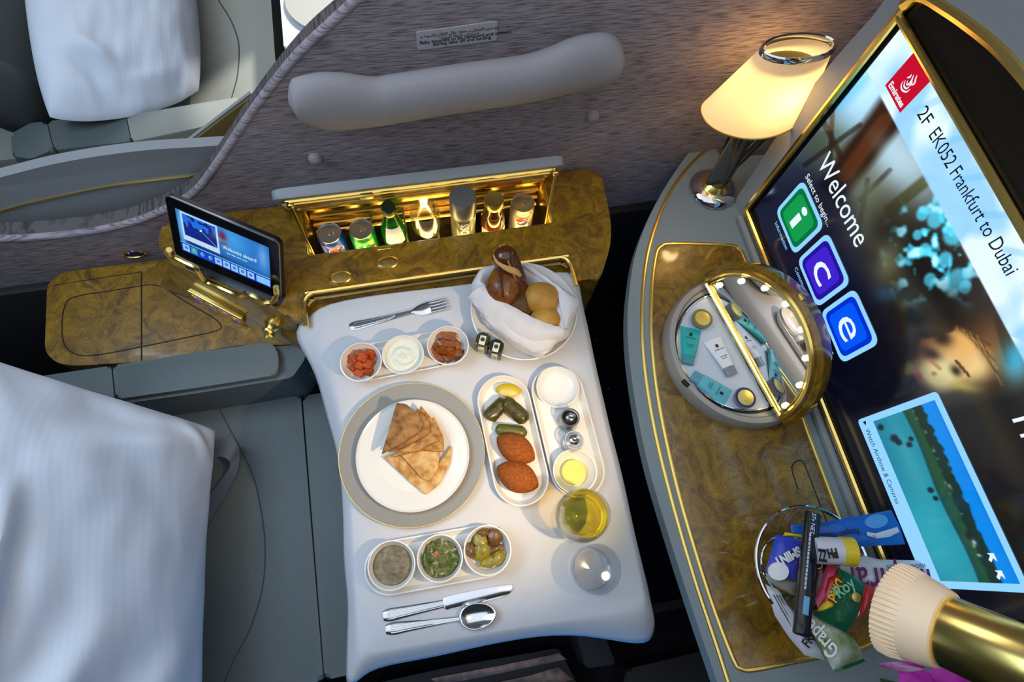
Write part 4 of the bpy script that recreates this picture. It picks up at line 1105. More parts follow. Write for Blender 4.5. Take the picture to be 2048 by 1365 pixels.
gs = join(gi, go); n_ = 330
gs[1].extend([(9 * 33 + i, 9 * 33 + i + 1, n_ + 9 * 33 + i + 1, n_ + 9 * 33 + i) for i in range(32)])
mk('bowl', gs, M['steel'], spn, auto=False)

# --- little square jars
def jar(px, py, rz, label, body_c, lidc):
    p = U(px, py, ZT + .046); t = thing('honey_jar', label, 'jar', (p.x, p.y, Z0), 'small square jars')
    w_ = .0265
    mk('jar_glass', rbox((p.x, p.y, Z0 + .0195), (w_, w_, .039), .004, rz), body_c, t)
    mk('cap', lathe([(.0128, .038), (.0130, .040), (.0130, .0465), (.0118, .048), (.0005, .048)], (p.x, p.y, Z0), 28), lidc, t)
    R = Matrix.Rotation(rz, 3, 'Z'); f = R @ Vector((0, -1, 0)); rt_ = R @ Vector((1, 0, 0)); c = Vector((p.x, p.y, Z0))
    lab = mat('jar_label', C(226, 220, 196), 0.6) if 'jar_label' not in MATS else MATS['jar_label']
    lb = mk('label_strip', rbox(c + f * (w_ / 2 + .0003) + Vector((0, 0, .021)), (.0115, .0006, .030), .0002, rz), lab, t)
    mk('label_top', rbox(c + f * .0042 + Vector((0, 0, .0485)), (.0115, .0185, .0007), .0002, rz), lab, t)
    mk('seal_dot', lathe([(.0042, 0), (.0042, .0004), (.0005, .0005)], c + f * .003 + Vector((0, 0, .0489)), 20), mat('seal_green', C(30, 70, 60), 0.5) if 'seal_green' not in MATS else MATS['seal_green'], t)
    for q_ in range(3): print_line('fine_print', M['ink'], lb, c + f * (w_ / 2 + .0007) + Vector((0, 0, .012 + .004 * q_)) - rt_ * .0045, rt_, (0, 0, 1), .009, .0012, 2, q_)
jar(966, 678, -.42, 'small square jar of green oil, nearer the upper dish', mat('oil_jar', C(120, 116, 30), .08, trans=.6), mat('jar_cap', C(44, 48, 20), .35))
jar(993, 692, -.42, 'small square jar with a black cap, nearer the bread bowl', mat('dark_jar', C(96, 90, 52), .08, trans=.5), M['black'])

# --- bread bowl, napkin and rolls
bc = U(1048, 622, ZT + .03); brd = mscale(1048, 622, ZT + .03, 212)/2
mk('bread_bowl', lathe([(brd * .55, 0), (brd * .62, .002), (brd * .88, .018), (brd, .034), (brd - .002, .0347), (brd * .86, .0195), (brd * .58, .0055), (.0005, .005)], (bc.x, bc.y, Z0), 64), M['china'], label='wide white bread bowl at the top right of the tray', cat='bowl')
B8 = lambda x, y: (900 + x * .2051, 460 + y * .2051)
rim_px = [(335, 505), (270, 470), (310, 395), (420, 358), (560, 345), (690, 358), (850, 455), (1010, 575), (1075, 760), (1108, 962), (1000, 930), (850, 880), (700, 800), (550, 720), (430, 625), (365, 565)]
out_px = [(190, 610), (205, 540), (270, 420), (400, 350), (560, 335), (720, 345), (900, 430), (1070, 560), (1240, 705), (1180, 1010), (1060, 1130), (890, 1240), (690, 1160), (510, 1070), (360, 940), (250, 760)]
mid_px = [(235, 570), (225, 500), (285, 405), (410, 352), (560, 338), (705, 350), (880, 435), (1060, 560), (1200, 700), (1130, 985), (1090, 1060), (900, 1150), (720, 1080), (560, 990), (400, 850), (290, 690)]
def loop(px, z): return spline([U(*B8(x, y), (z[i] if isinstance(z, list) else z)) for i, (x, y) in enumerate(px)], 6, True)
rz_ = [.078, .082, .080, .076, .072, .070, .070, .072, .074, .078, .080, .078, .076, .074, .074, .074]
Lr = loop(rim_px, [ZT + z for z in rz_]); Lo = loop(out_px, ZT + .040); Lm = loop(mid_px, ZT + .066)
Lc = [p.lerp(bc, .42) for p in Lr]
for p in Lc: p.z = ZT + .030
Le = [p.lerp(bc, .75) for p in Lr]
for p in Le: p.z = ZT + .016
def wr(L, amp, sd):
    return [p + Vector((noise.noise(p * 38 + Vector((sd, 0, 0))), noise.noise(p * 38 + Vector((0, sd, 0))), noise.noise(p * 38 + Vector((0, 0, sd))))) * amp for p in L]
Lo2 = [a_.lerp(Vector((bc.x, bc.y, ZT + .026)), .16) for a_ in Lo]
for p in Lo2: p.z = ZT + .022
nap_r = [wr(Lo2, .004, 3), wr(Lo, .010, 1), wr([a_.lerp(b_, .5) + Vector((0, 0, .004)) for a_, b_ in zip(Lo, Lm)], .008, 5), wr(Lm, .006, 2), [a_ + Vector((0, 0, .0008)) for a_ in wr(Lr, .002, 4)], wr([a_.lerp(b_, .35) for a_, b_ in zip(Lr, Lc)], .002, 6), wr(Lc, .002, 7), Le]
nap = mk('napkin', loft(nap_r, True, False, True), M['napkin'], auto=False, label='folded white napkin lining the bread bowl', cat='napkin')
ms = nap.modifiers.new('sub', 'SUBSURF'); ms.levels = 1; ms.render_levels = 1
# folded-over cloth layers at the front and the right
def flap(up, lo, z0, z1, sd):
    A = spline([U(*B8(x, y), ZT + z0) for x, y in up], 6); B_ = spline([U(*B8(x, y), ZT + z1) for x, y in lo], 6)
    rows = []
    for k in range(7):
        t = k / 6
        rows.append([a_.lerp(b_, t) + Vector((0, 0, .010 * math.sin(math.pi * t) + .0035 * noise.noise(Vector((i * .35, t * 2, sd))))) for i, (a_, b_) in enumerate(zip(A, B_))])
    n_ = len(A); V = [p for r_ in rows for p in r_]; m_ = len(V); V += [p - Vector((0, 0, .0022)) for p in V]
    F = [(j_ * n_ + i, j_ * n_ + i + 1, (j_ + 1) * n_ + i + 1, (j_ + 1) * n_ + i) for j_ in range(6) for i in range(n_ - 1)]
    F = F + [tuple(q + m_ for q in f[::-1]) for f in F]
    bd = [i for i in range(n_)] + [j_ * n_ + n_ - 1 for j_ in range(1, 7)] + [6 * n_ + i for i in range(n_ - 2, -1, -1)] + [j_ * n_ for j_ in range(5, 0, -1)]
    F += [(bd[i], bd[(i + 1) % len(bd)], bd[(i + 1) % len(bd)] + m_, bd[i] + m_) for i in range(len(bd))]
    mk('fold', (V, F), M['napkin'], nap)
flap([(290, 830), (430, 950), (560, 1030), (700, 1110), (850, 1150), (965, 1185)], [(320, 890), (420, 1000), (540, 1085), (680, 1175), (800, 1225), (890, 1265)], .056, .036, 1)
flap([(350, 540), (430, 620), (550, 712), (700, 795), (850, 875), (1000, 928), (1105, 965)], [(176, 655), (300, 800), (430, 890), (560, 985), (720, 1075), (900, 1118), (1092, 1078)], .080, .062, 2)
flap([(700, 350), (850, 450), (1015, 572), (1075, 750), (1108, 965)], [(760, 352), (900, 440), (1075, 572), (1258, 708), (1150, 985)], .073, .062, 3)
m_roll_y = mat('yellow_roll', C(196, 152, 66), .6, var=(30, C(160, 108, 36), 2), bump=(120, .3))
m_roll_d = mat('seeded_roll', C(110, 78, 40), .75, var=(260, C(64, 42, 20), 2.2), bump=(420, .9))
m_pretz = mat('pretzel_crust', C(104, 52, 18), .22, coat=.6, var=(30, C(66, 28, 8), 2))
m_pretz_in = mat('pretzel_crumb', C(206, 158, 92), .7, bump=(200, .5))
m_brown = mat('brown_roll', C(146, 88, 28), .35, coat=.3, var=(60, C(96, 48, 10), 2.4), bump=(80, .5))
gb = 'rolls in the bread bowl'
pa, pb2 = U(*B8(490, 165), ZT + .118), U(*B8(690, 640), ZT + .052)
n = 16; pts = [pa.lerp(pb2, i / n) for i in range(n + 1)]
ps = thing('pretzel_stick', 'dark brown pretzel stick with a pale split standing at the back', 'bread', tuple(pb2), gb)
mk('crust', tube(pts, [.0245 * (0.45, .78, .93)[i] if i < 3 else .0245 * (1 - .25 * max(0, i / n - .7) / .3) for i in range(n + 1)], 20), m_pretz, ps)
toC = (Vector((0, 0, CAM_H)) - pa).normalized()
sp_pts = [U(*B8(x, y), ZT + z) + toC * .0 for x, y, z in [(408, 240, .125), (470, 300, .118), (570, 370, .105), (640, 410, .096), (690, 455, .088)]]
spp = []
for x, y, t in [(415, 240, .22), (480, 305, .32), (570, 365, .45), (640, 405, .53), (690, 450, .60)]:
    q = pa.lerp(pb2, t); r_ = .021
    rr_ = ray(*B8(x, y)).normalized(); o_ = Vector((0, 0, CAM_H))
    # nearest point of the view ray to the crust axis, pushed to the crust surface
    w_ = o_ + rr_ * ((q - o_).dot(rr_)); dv_ = w_ - q
    if dv_.length > r_: dv_ = dv_.normalized() * r_
    spp.append(q + dv_ + (o_ - q).normalized() * math.sqrt(max(0, .0245 ** 2 - dv_.length ** 2)) * .96)
mk('pale_split', tube(spline(spp, 5), [.003 + .006 * math.sin(math.pi * i / 20) for i in range(21)], 10, flat=(1, .5)), m_pretz_in, ps)
bz = U(*B8(512, 545), ZT + .082)
def drop(q):
    k_ = max(0, q.y); s_ = 1 - .55 * k_ ** 1.5
    return Vector((q.x * s_, q.y * (1.15 if q.y > 0 else .95), q.z * s_))
br_ = thing('brown_roll', 'glossy brown teardrop roll at the left of the bread bowl', 'bread', (bz.x, bz.y, ZT + .02), gb)
mk('crust', blob((bz.x, bz.y, ZT + .076), (.033, .042, .028), (.35, 0, -.12), .05, 1.6, 8, 4, drop), m_brown, br_)
mk('crease', tube(spline([U(*B8(x, y), ZT + z) for x, y, z in [(475, 350, .108), (495, 450, .1085), (512, 560, .106), (522, 665, .096)]], 5), .0016, 6), mat('crust_crease', C(60, 28, 10), .7), br_)
dz = U(*B8(700, 742), ZT + .06)
mk('seeded_roll', blob((dz.x, dz.y, ZT + .056), (.032, .024, .024), (0, 0, .45), .06, 1.5, 11, 4), m_roll_d, label='dark seeded roll in the middle of the bread bowl', cat='bread', group=gb)
yz = U(*B8(890, 670), ZT + .065)
def boxy(q):
    l = max(abs(q.x), abs(q.y), abs(q.z)); return q * (0.78 + .22 * (1 / max(l, .3)) * .8)
mk('potato_roll', blob((yz.x, yz.y, ZT + .064), (.035, .033, .028), (0, .2, -.25), .05, 1.3, 13, 4, boxy), m_roll_y, label='squarish pale yellow roll at the right of the bread bowl', cat='bread', group=gb)
yz = U(*B8(930, 880), ZT + .06)
mk('potato_roll', blob((yz.x, yz.y, ZT + .058), (.031, .026, .024), (0, 0, -.15), .05, 1.3, 15, 4), m_roll_y, label='rounded yellow roll half hidden by the napkin edge', cat='bread', group=gb)

# ================================================================ TV CONSOLE
tc = thing('vanity_console', 'grey console with burl inlay and two gold lines below the television', 'console', (0.60, 0.2, 0.0))
edge_l = spline([U(x, y, ZC) for x, y in [(1420, 258), (1365, 322), (1310, 410), (1273, 500), (1259, 580), (1255, 650), (1260, 730), (1276, 835), (1300, 945), (1340, 1080), (1390, 1235), (1436, 1370), (1470, 1480)]], 4)
cp_ = [(0.725, 0.744), (0.70, 0.745)] + [(p.x, p.y) for p in edge_l] + [(0.70, -0.42), (0.95, -0.42), (0.95, 0.744)]
mk('top', prism(cp_, ZC - .034, ZC, bev=0.016, seg=4, bottom=True), M['shell_cool'], tc)
mk('pedestal', rbox((.80, .17, .345), (.36, 1.1, .68), .03), M['charcoal'], tc)
gold_out = spline([U(x, y, ZC) for x, y in [(1440, 283), (1415, 298), (1375, 336), (1336, 392), (1305, 470), (1289, 545), (1284, 640), (1290, 740), (1310, 862), (1341, 990), (1385, 1145), (1436, 1300), (1475, 1425)]], 5)
mk('outer_gold_line', tube([(p.x, p.y, ZC) for p in gold_out], 0.0042, 8, flat=(1, .6)), M['gold'], tc)
inl = [(1322, 494), (1345, 488), (1455, 491), (1478, 500), (1492, 526), (1555, 700), (1612, 855), (1668, 1006), (1735, 1180), (1756, 1240), (1752, 1276), (1715, 1300), (1600, 1322), (1510, 1340), (1482, 1338), (1466, 1318), (1418, 1190), (1366, 1020), (1333, 885), (1312, 770), (1302, 660), (1304, 570), (1312, 510)]
ip = spline([U(x, y, ZC) for x, y in inl], 4, True)
mk('burl_inlay', prism([(p.x, p.y) for p in ip], ZC - 0.004, ZC + 0.0015), M['burl'], tc, smooth=False)
mk('inlay_gold_border', tube([(p.x, p.y, ZC + 0.001) for p in ip], 0.0042, 8, True, flat=(1, .7)), M['gold'], tc)
# worn print along the grey strip
rtv = (U(1700, 1015, ZC) - U(1640, 850, ZC)).normalized(); upv_ = Vector((-rtv.y, rtv.x, 0))
for sd_, x0, y0, wd in ((1, 1641, 820, .055), (2, 1634, 822, .046), (3, 1685, 917, .080), (4, 1679, 920, .070)):
    p = U(x0, y0, ZC); print_line('worn_print', M['grey_ink'], tc, (p.x, p.y, ZC + .0006), rtv, upv_, wd, .0030, 5, sd_)
wline('hatch_groove', [(1588, 926), (1600, 922), (1610, 932), (1640, 1010), (1660, 1060)], .0012, ZC + .0016, groove, tc)
wline('hatch_groove', [(1588, 926), (1584, 940), (1596, 980)], .0012, ZC + .0016, groove, tc)

# ================================================================ TELEVISION
TX = 0.712
tv = thing('television', 'large wall television in a gold frame showing the welcome screen', 'television', (TX, 0.18, ZC))
SY0, SY1, SZ0, SZ1 = 0.578, -0.216, 0.758, 1.212          # screen rectangle (y left .. y right, z)
strip_px = [(1465, 402), (1540, 285), (1614, 178), (1668, 112), (1738, 33), (1790, -40), (1880, -120)]
sv = [UX(x, y, .700) for x, y in strip_px]
arc_px = [(1813, 10), (1850, -8), (1900, 18), (1950, 52), (2000, 92), (2048, 142), (2110, 220)]
arc = [UX(x, y, TX) for x, y in arc_px]
shell_poly = [(p.y, p.z) for p in sv] + [(0.40, 1.42), (0.10, 1.46), (-0.35, 1.42), (-0.42, 1.2), (-0.42, ZC)]
tvb = mk('surround', prism(shell_poly, TX - .006, TX + .12, ax='X'), M['shell'], tv, smooth=False)
arcs = [(p.y, p.z) for p in spline([(q.y, q.z, 0) for q in arc] + [(0.20, 1.318, 0)], 3) for q in [None]] if False else None
ap_ = spline([Vector((q.y, q.z, 0)) for q in arc] + [Vector((0.20, 1.315, 0)), Vector((-0.10, 1.285, 0)), Vector((-0.222, 1.245, 0))], 4)
open_poly = [(0.590, 0.742)] + [(0.590, 1.222)] + [(p.x, p.y) for p in ap_] + [(-0.224, 1.222), (-0.224, 0.742)]
boolean_cut(tvb, [prism(open_poly, TX - .05, TX + .03, ax='X')])
mk('upper_glass', prism([(0.588, 1.215)] + [(p.x, p.y) for p in ap_] + [(-0.222, 1.215)], TX + .002, TX + .012, ax='X'), mat('smoked_glass', C(16, 14, 14), .35), tv, smooth=False)
mk('bezel', rbox((TX + .010, .182, .98), (.012, .812, .484), .001), M['black'], tv)
def yz(l, r, close=False): return tube([(TX - .004, y, z) for y, z in l], r, 8, close)
mk('frame_side', yz([(.590, .742), (.590, 1.0), (.590, 1.236)], .0062), M['gold'], tv)
mk('frame_side', yz([(-.224, .742), (-.224, 1.236)], .0062), M['gold'], tv)
mk('frame_bottom', yz([(.590, .742), (-.224, .742)], .0062), M['gold'], tv)
mk('frame_ledge', rbox((TX - .016, .183, .7285), (.012, .80, .014), .003), M['shell'], tv)
mk('frame_bar', yz([(.590, 1.220), (-.224, 1.220)], .0058), M['gold'], tv)
mk('frame_arch', yz([(p.x, p.y) for p in ap_], .0085), M['gold'], tv)

# ---- painted picture on the screen, colour computed per point
def S255(a): 
    a = np.clip(a, 0, 255) / 255.0
    return np.where(a <= .04045, a / 12.92, ((a + .055) / 1.055) ** 2.4)
class Paint:
    def __init__(s, X, Y, base): s.X, s.Y = X, Y; s.c = np.tile(np.array(base, float), (len(X), 1))
    def put(s, col, a):
        a = np.clip(a, 0, 1)[:, None]; s.c = s.c * (1 - a) + np.array(col, float) * a
    def blob(s, x, y, rx, ry, col, al=1.0, rot=0.0, hard=1.0):
        dx, dy = s.X - x, s.Y - y; ca, sa = math.cos(rot), math.sin(rot)
        u, v = (dx * ca + dy * sa) / rx, (-dx * sa + dy * ca) / ry
        d = np.sqrt(u * u + v * v); s.put(col, al * np.clip((1.0 + 1.0 / hard * .5 - d) * hard, 0, 1))
    def soft(s, x, y, rx, ry, col, al=1.0, rot=0.0):
        dx, dy = s.X - x, s.Y - y; ca, sa = math.cos(rot), math.sin(rot)
        u, v = (dx * ca + dy * sa) / rx, (-dx * sa + dy * ca) / ry
        s.put(col, al * np.exp(-(u * u + v * v)))
    def line(s, x0, y0, x1, y1, w, col, al=1.0, w1=None):
        dx, dy = x1 - x0, y1 - y0; L2 = dx * dx + dy * dy
        t = np.clip(((s.X - x0) * dx + (s.Y - y0) * dy) / L2, 0, 1)
        d = np.hypot(s.X - x0 - t * dx, s.Y - y0 - t * dy); ww = w if w1 is None else w + (w1 - w) * t
        s.put(col, al * np.clip((ww - d) / (ww * .5) + .5, 0, 1))
    def half(s, x0, y0, x1, y1, col, al=1.0, soft=3.0):
        """everything to the right of the line going down from 0 to 1"""
        n = math.hypot(x1 - x0, y1 - y0); d = ((s.X - x0) * (y1 - y0) - (s.Y - y0) * (x1 - x0)) / n
        s.put(col, al * np.clip(d / soft + .5, 0, 1))
def vnoise(X, Y, sc_, seed):
    rng = np.random.RandomState(seed); G = rng.rand(64, 64)
    x, y = X / sc_ % 63, Y / sc_ % 63; i, j = np.floor(x).astype(int), np.floor(y).astype(int); fx, fy = x - i, y - j
    fx, fy = fx * fx * (3 - 2 * fx), fy * fy * (3 - 2 * fy); i2, j2 = (i + 1) % 64, (j + 1) % 64
    return G[i, j] * (1 - fx) * (1 - fy) + G[i2, j] * fx * (1 - fy) + G[i, j2] * (1 - fx) * fy + G[i2, j2] * fx * fy
def tv_cols(V):
    X, Y = pr_arr(V); P = Paint(X, Y, (40, 40, 40))
    # woodland scene, out of focus
    P.put((96, 104, 92), np.ones(len(X)))
    P.soft(1700, 190, 140, 130, (130, 200, 242), 1.0); P.soft(1745, 120, 130, 100, (190, 228, 252), 1.0)
    P.soft(1690, 200, 14, 80, (40, 170, 240), .8, .75)
    P.soft(1800, 330, 110, 60, (190, 215, 235), .9, .9)
    P.soft(1640, 290, 55, 70, (70, 78, 62), .9); P.soft(1690, 340, 60, 60, (96, 104, 90), .9)
    for a in ((1640, 230, 1690, 330, 6), (1665, 215, 1660, 330, 5), (1610, 330, 1720, 250, 5), (1720, 400, 1780, 340, 5), (1735, 360, 1715, 480, 5)): P.line(*a, (46, 40, 30), .7)
    P.line(1790, 215, 1650, 400, 34, (52, 34, 24), 1.0, 30); P.line(1770, 240, 1690, 350, 14, (110, 62, 30), .55)
    P.soft(1650, 420, 70, 60, (24, 22, 34), .8)
    P.soft(1760, 440, 60, 70, (112, 116, 92), .8); P.soft(1730, 380, 30, 30, (120, 130, 110), .5)
    P.soft(1800, 330, 60, 25, (170, 205, 215), .6, .9); P.line(1780, 420, 1860, 355, 12, (88, 92, 50), .8)
    P.soft(1850, 600, 130, 130, (26, 20, 16), 1.0); P.soft(1830, 520, 90, 110, (28, 24, 20), .95); P.soft(1780, 480, 40, 60, (34, 30, 26), .8)
    P.soft(1800, 700, 130, 110, (34, 24, 18), .95); P.soft(1940, 620, 70, 90, (30, 24, 20), .9)
    P.soft(1772, 530, 30, 60, (110, 112, 84), .75, .4); P.soft(1810, 610, 14, 14, (110, 112, 80), .7); P.soft(1770, 590, 25, 16, (60, 130, 170), .5)
    n = vnoise(X, Y, 21, 3) * .65 + vnoise(X, Y, 10, 5) * .35
    leaf = np.clip((n - .50) * 9, 0, 1) * np.clip(1.5 - np.hypot((X - 1880) / 82, (Y - 500) / 105), 0, 1)
    P.put((70, 200, 236), leaf); P.put((190, 236, 250), leaf * np.clip((n - .62) * 8, 0, 1))
    for x, y, r in ((1845, 428, 12), (1870, 440, 15), (1905, 470, 18), (1890, 520, 14), (1850, 500, 12), (1915, 560, 20), (1930, 575, 12), (1860, 560, 12), (1835, 470, 9)): P.blob(x, y, r, r * 1.2, (90, 206, 240), .75, .4, 2.5)
    # hair, face, shoulder of a woman looking out
    P.soft(1900, 640, 75, 60, (34, 26, 20), .95); P.soft(1855, 690, 60, 55, (40, 34, 24), .9)
    P.soft(1760, 760, 80, 70, (56, 44, 40), .8); P.soft(1690, 760, 60, 110, (10, 12, 34), .9)
    P.soft(1965, 690, 52, 55, (96, 66, 34), .95); P.soft(1985, 720, 34, 60, (134, 98, 52), .8); P.line(2000, 640, 2022, 720, 12, (54, 36, 20), .7)
    P.soft(1880, 650, 70, 34, (22, 15, 12), .9, .5); P.soft(1985, 765, 40, 30, (70, 48, 28), .9)
    P.blob(1905, 712, 62, 50, (206, 168, 112), 1.0, .55, 2.6)
    P.blob(1875, 745, 44, 34, (206, 200, 150), .9, .4, 1.6); P.soft(1920, 685, 36, 22, (214, 166, 92), .8, .6); P.soft(1960, 735, 26, 30, (222, 196, 140), .8)
    P.soft(1850, 700, 20, 40, (92, 52, 34), .7, .3); P.soft(1862, 708, 22, 12, (40, 22, 20), .9, .35); P.soft(1884, 676, 22, 17, (30, 16, 13), 1.0, .5); P.line(1850, 668, 1900, 655, 10, (40, 24, 16), .8)
    P.soft(1912, 742, 13, 9, (38, 26, 22), .95, .8); P.line(1912, 722, 1938, 752, 3, (50, 34, 24), .8); P.soft(1834, 748, 14, 6, (150, 70, 66), .95, .9); P.line(1862, 722, 1880, 738, 4, (150, 104, 70), .6); P.soft(1868, 748, 5, 4, (110, 66, 50), .7)
    for k in range(9): P.line(1905 + k * 7, 652 + k * 3, 1980 + k * 5, 690 + k * 16, 1.6, (180, 140, 84) if k % 2 else (60, 40, 24), .45)
    P.soft(1930, 775, 34, 10, (186, 166, 90), .8, .2); P.soft(1830, 790, 60, 34, (70, 58, 50), .6)
    # lower dark ground
    P.half(1760, 790, 2048, 640, (24, 20, 20), 0, 20)
    low = np.clip((Y - 790 - (X - 1850) * -.25) / 50, 0, 1); P.put((26, 22, 22), low * .92)
    P.soft(2040, 900, 60, 60, (52, 40, 36), .5); P.soft(2030, 720, 26, 40, (60, 180, 225), .8)
    # header band: pale sky
    d = ((X - 1851) * 335 - (Y - 359) * 182) / math.hypot(335, 182)      # distance right of the band's lower edge
    a = np.clip(d / 3 + .5, 0, 1); sky = Paint(X, Y, (150, 200, 248))
    cn = vnoise(X + Y * .35, Y * .6 - X * .2, 44, 8); cf = np.clip((cn - .38) * 3.0, 0, 1)[:, None]
    sky.c = sky.c * (1 - cf) + np.array((216, 234, 254)) * cf
    for s in range(7): sky.line(1790 + s * 44, 150 + s * 70, 1860 + s * 40, 110 + s * 80, 7, (104, 178, 244), .35)
    a2 = (a * .96)[:, None]; P.c = P.c * (1 - a2) + sky.c * a2
    # dark navy menu side
    dl = ((X - 1610) * 600 - (Y - 330) * 250) / 650.0
    m = np.clip((70 - dl) / 90, 0, 1); m = m * np.clip((Y - 250) / 140, 0, 1)
    P.put((10, 14, 44), m * .95)
    m2 = np.clip((40 - dl) / 40, 0, 1) * np.clip((Y - 560) / 120, 0, 1); P.put((12, 13, 26), m2 * .8)
    # reflection streaks of the lamps in the panel are left to the renderer
    P.c = 112 + (P.c - 112) * 1.16
    return S255(P.c)
scr_m = vcol_emis('television_picture', 1.0)
scr = vcol_grid('screen', 330, 190, lambda u, v: (TX + .0035, SY0 + (SY1 - SY0) * u, SZ0 + (SZ1 - SZ0) * v), tv_cols, scr_m, tv)
LFT, UPZ = (0, -1, 0), (0, 0, 1)
def spoly(pts, x): return plate([(x, y, z) for y, z in pts], (-1, 0, 0), .0004)
xs = TX + .0028
red = emis('screen_red', C(196, 16, 44), 1.0); w_em = emis('screen_white', C(226, 240, 255), 1.0); blk = emis('screen_ink', C(20, 30, 44), 1.0)
pale = emis('screen_pale_blue', C(142, 206, 255), 1.0); navy = emis('screen_navy', C(14, 30, 60), 1.0)
lg = mk('screen_logo_box', spoly([(.5325, 1.149), (.5325, SZ1 - .0005), (.4805, SZ1 - .0005), (.4805, 1.149)], xs), red, tv, smooth=False)
decal('lettering', 'Emirates', w_em, lg, (xs - .0008, .5275, 1.1535), LFT, UPZ, width=.0425, size=.0135, bold=.03)
# calligraphic emblem above the word
def strokes(parent, c, sc_, segs, m_, nm, x):
    for s_ in segs:
        pts = spline([(x, c[0] - a * sc_, c[1] + b * sc_) for a, b in s_], 5)
        mk(nm, tube(pts, [.0010 * (0.35 + math.sin(math.pi * i / (len(pts) - 1))) for i in range(len(pts))], 6, flat=(1, .25), up=(1, 0, 0)), m_, parent)
strokes(lg, (.5045, 1.178), .010, [[(-.9, -.2), (-.6, -.8), (.1, -.95), (.8, -.5), (.9, .1)], [(-.7, .1), (-.2, -.45), (.4, -.3), (.5, .2)], [(-.4, .4), (0, 0), (.2, .5), (.0, 1.1), (-.3, 1.5)], [(.1, 1.0), (.5, .6), (.4, .2)], [(.6, .5), (.8, 1.0), (.4, 1.5), (.2, 1.9)], [(-.8, .5), (-.5, .9), (-.6, 1.3)]], w_em, 'emblem_stroke', xs - .0006)
decal('screen_text', 'Welcome', w_em, tv, (xs, .531, .968), LFT, UPZ, width=.172, size=.056)
decal('screen_text', 'Select to begin...', w_em, tv, (xs, .533, .930), LFT, UPZ, width=.108, size=.0175)
decal('screen_text', '2F', blk, tv, (xs, .459, 1.169), LFT, UPZ, width=.024, size=.0285)
decal('screen_text', 'EK052', blk, tv, (xs, .421, 1.169), LFT, UPZ, width=.056, size=.0285)
decal('screen_text', 'Frankfurt to Dubai', blk, tv, (xs, .357, 1.169), LFT, UPZ, width=.157, size=.0285)
decal('screen_text', 'The', w_em, tv, (xs, .046, 1.085), LFT, UPZ, width=.075, size=.045)
def icon(yc, zc, h, col, letter, lab, labx):
    rr = lambda q: round_poly([(yc + q, zc - q), (yc + q, zc + q), (yc - q, zc + q), (yc - q, zc - q)], q * .34)
    f = mk('screen_icon', spoly(rr(h), xs), pale, tv, smooth=False)
    i_ = mk('icon_face', spoly(rr(h * .84), xs - .0006), col[0], f, smooth=False)
    mk('icon_inset', spoly(rr(h * .68), xs - .0012), col[1], f, smooth=False)
    if letter == 'i':
        mk('icon_mark', spoly([(yc + h * .14, zc - h * .48), (yc + h * .14, zc + h * .18), (yc - h * .14, zc + h * .18), (yc - h * .14, zc - h * .48)], xs - .0018), w_em, f, smooth=False)
        mk('icon_mark', spoly(ellipse(yc, zc + h * .46, h * .17, h * .14, 24), xs - .0018), w_em, f, smooth=False)
    else:
        decal('icon_mark', letter, w_em, f, (xs - .0020, yc + h * .36, zc - h * .44), LFT, UPZ, width=h * .80, size=h * 1.75, bold=.0, shear=.0)
    decal('icon_caption', lab, pale, tv, (xs, labx, zc - h - .0175), LFT, UPZ, size=.0135)
icon(.4815, .872, .0515, (emis('icon_green_dark', C(8, 110, 60), 1), emis('icon_green', C(20, 150, 76), 1)), 'i', 'Information', .514)
icon(.3660, .875, .0515, (emis('icon_violet_dark', C(36, 20, 150), 1), emis('icon_violet', C(62, 34, 200), 1)), 'c', 'Communication', .408)
icon(.2520, .879, .0515, (emis('icon_blue_dark', C(0, 48, 200), 1), emis('icon_blue', C(6, 84, 240), 1)), 'e', 'Entertainment', .300)
# airshow panel
PY0, PY1, PZ0, PZ1 = .0995, -.180, .808, .995
pn = mk('screen_panel', spoly(round_poly([(PY0, PZ0), (PY0, PZ1), (PY1, PZ1), (PY1, PZ0)], .008), xs), pale, tv, smooth=False)
def cam_cols(V):
    u = (PY0 - .011 - V[:, 1]) / (PY0 - PY1 - .022); v = (V[:, 2] - .845) / (.985 - .845)
    P = Paint(u * 200, v * 100, (30, 136, 158))
    P.put((24, 118, 148), np.clip((.35 - v) * 3, 0, 1) * .6); P.soft(150, 10, 60, 40, (60, 178, 190), .6); P.soft(60, 30, 50, 12, (70, 160, 170), .5)
    hz = .53 + .02 * np.sin(u * 9); n = vnoise(u * 400, v * 60, 9, 2)
    P.put((22, 70, 64), np.clip((v - hz + .03) * 40, 0, 1)); P.put((36, 80, 44), np.clip((v - hz - .02) * 30, 0, 1) * .7)
    P.put((20, 44, 40), np.clip((v - .66 - .05 * (n - .5)) * 40, 0, 1) * .9); P.put((200, 220, 220), np.clip((n - .72) * 8, 0, 1) * np.clip(1 - np.abs(v - .68) * 22, 0, 1))
    P.put((0, 132, 226), np.clip((v - .80 - .06 * (n - .5)) * 40, 0, 1)); P.put((0, 112, 214), np.clip((v - .93) * 8, 0, 1) * .7)
    for a_, b_, r in ((28, 22, 5), (34, 26, 4), (40, 40, 3.5), (34, 46, 3), (10, 8, 4), (96, 42, 3.5), (106, 44, 3), (150, 68, 5)): P.blob(a_, b_, r, r * 1.3, (16, 26, 36), .85, 0, 1.5)
    return S255(P.c)
vcol_grid('panel_picture', 150, 70, lambda u, v: (xs - .0008, PY0 - .011 + (PY1 - PY0 + .022) * u, .845 + .140 * v), cam_cols, vcol_emis('airshow_picture', 1.0), pn)
decal('panel_text', 'Watch Airshow & Cameras', navy, pn, (xs - .0012, .080, .8185), LFT, UPZ, width=.128, size=.0155)
mk('panel_mark', spoly([(.0935, .829), (.086, .8245), (.0935, .8205)], xs - .0010), navy, pn, smooth=False)
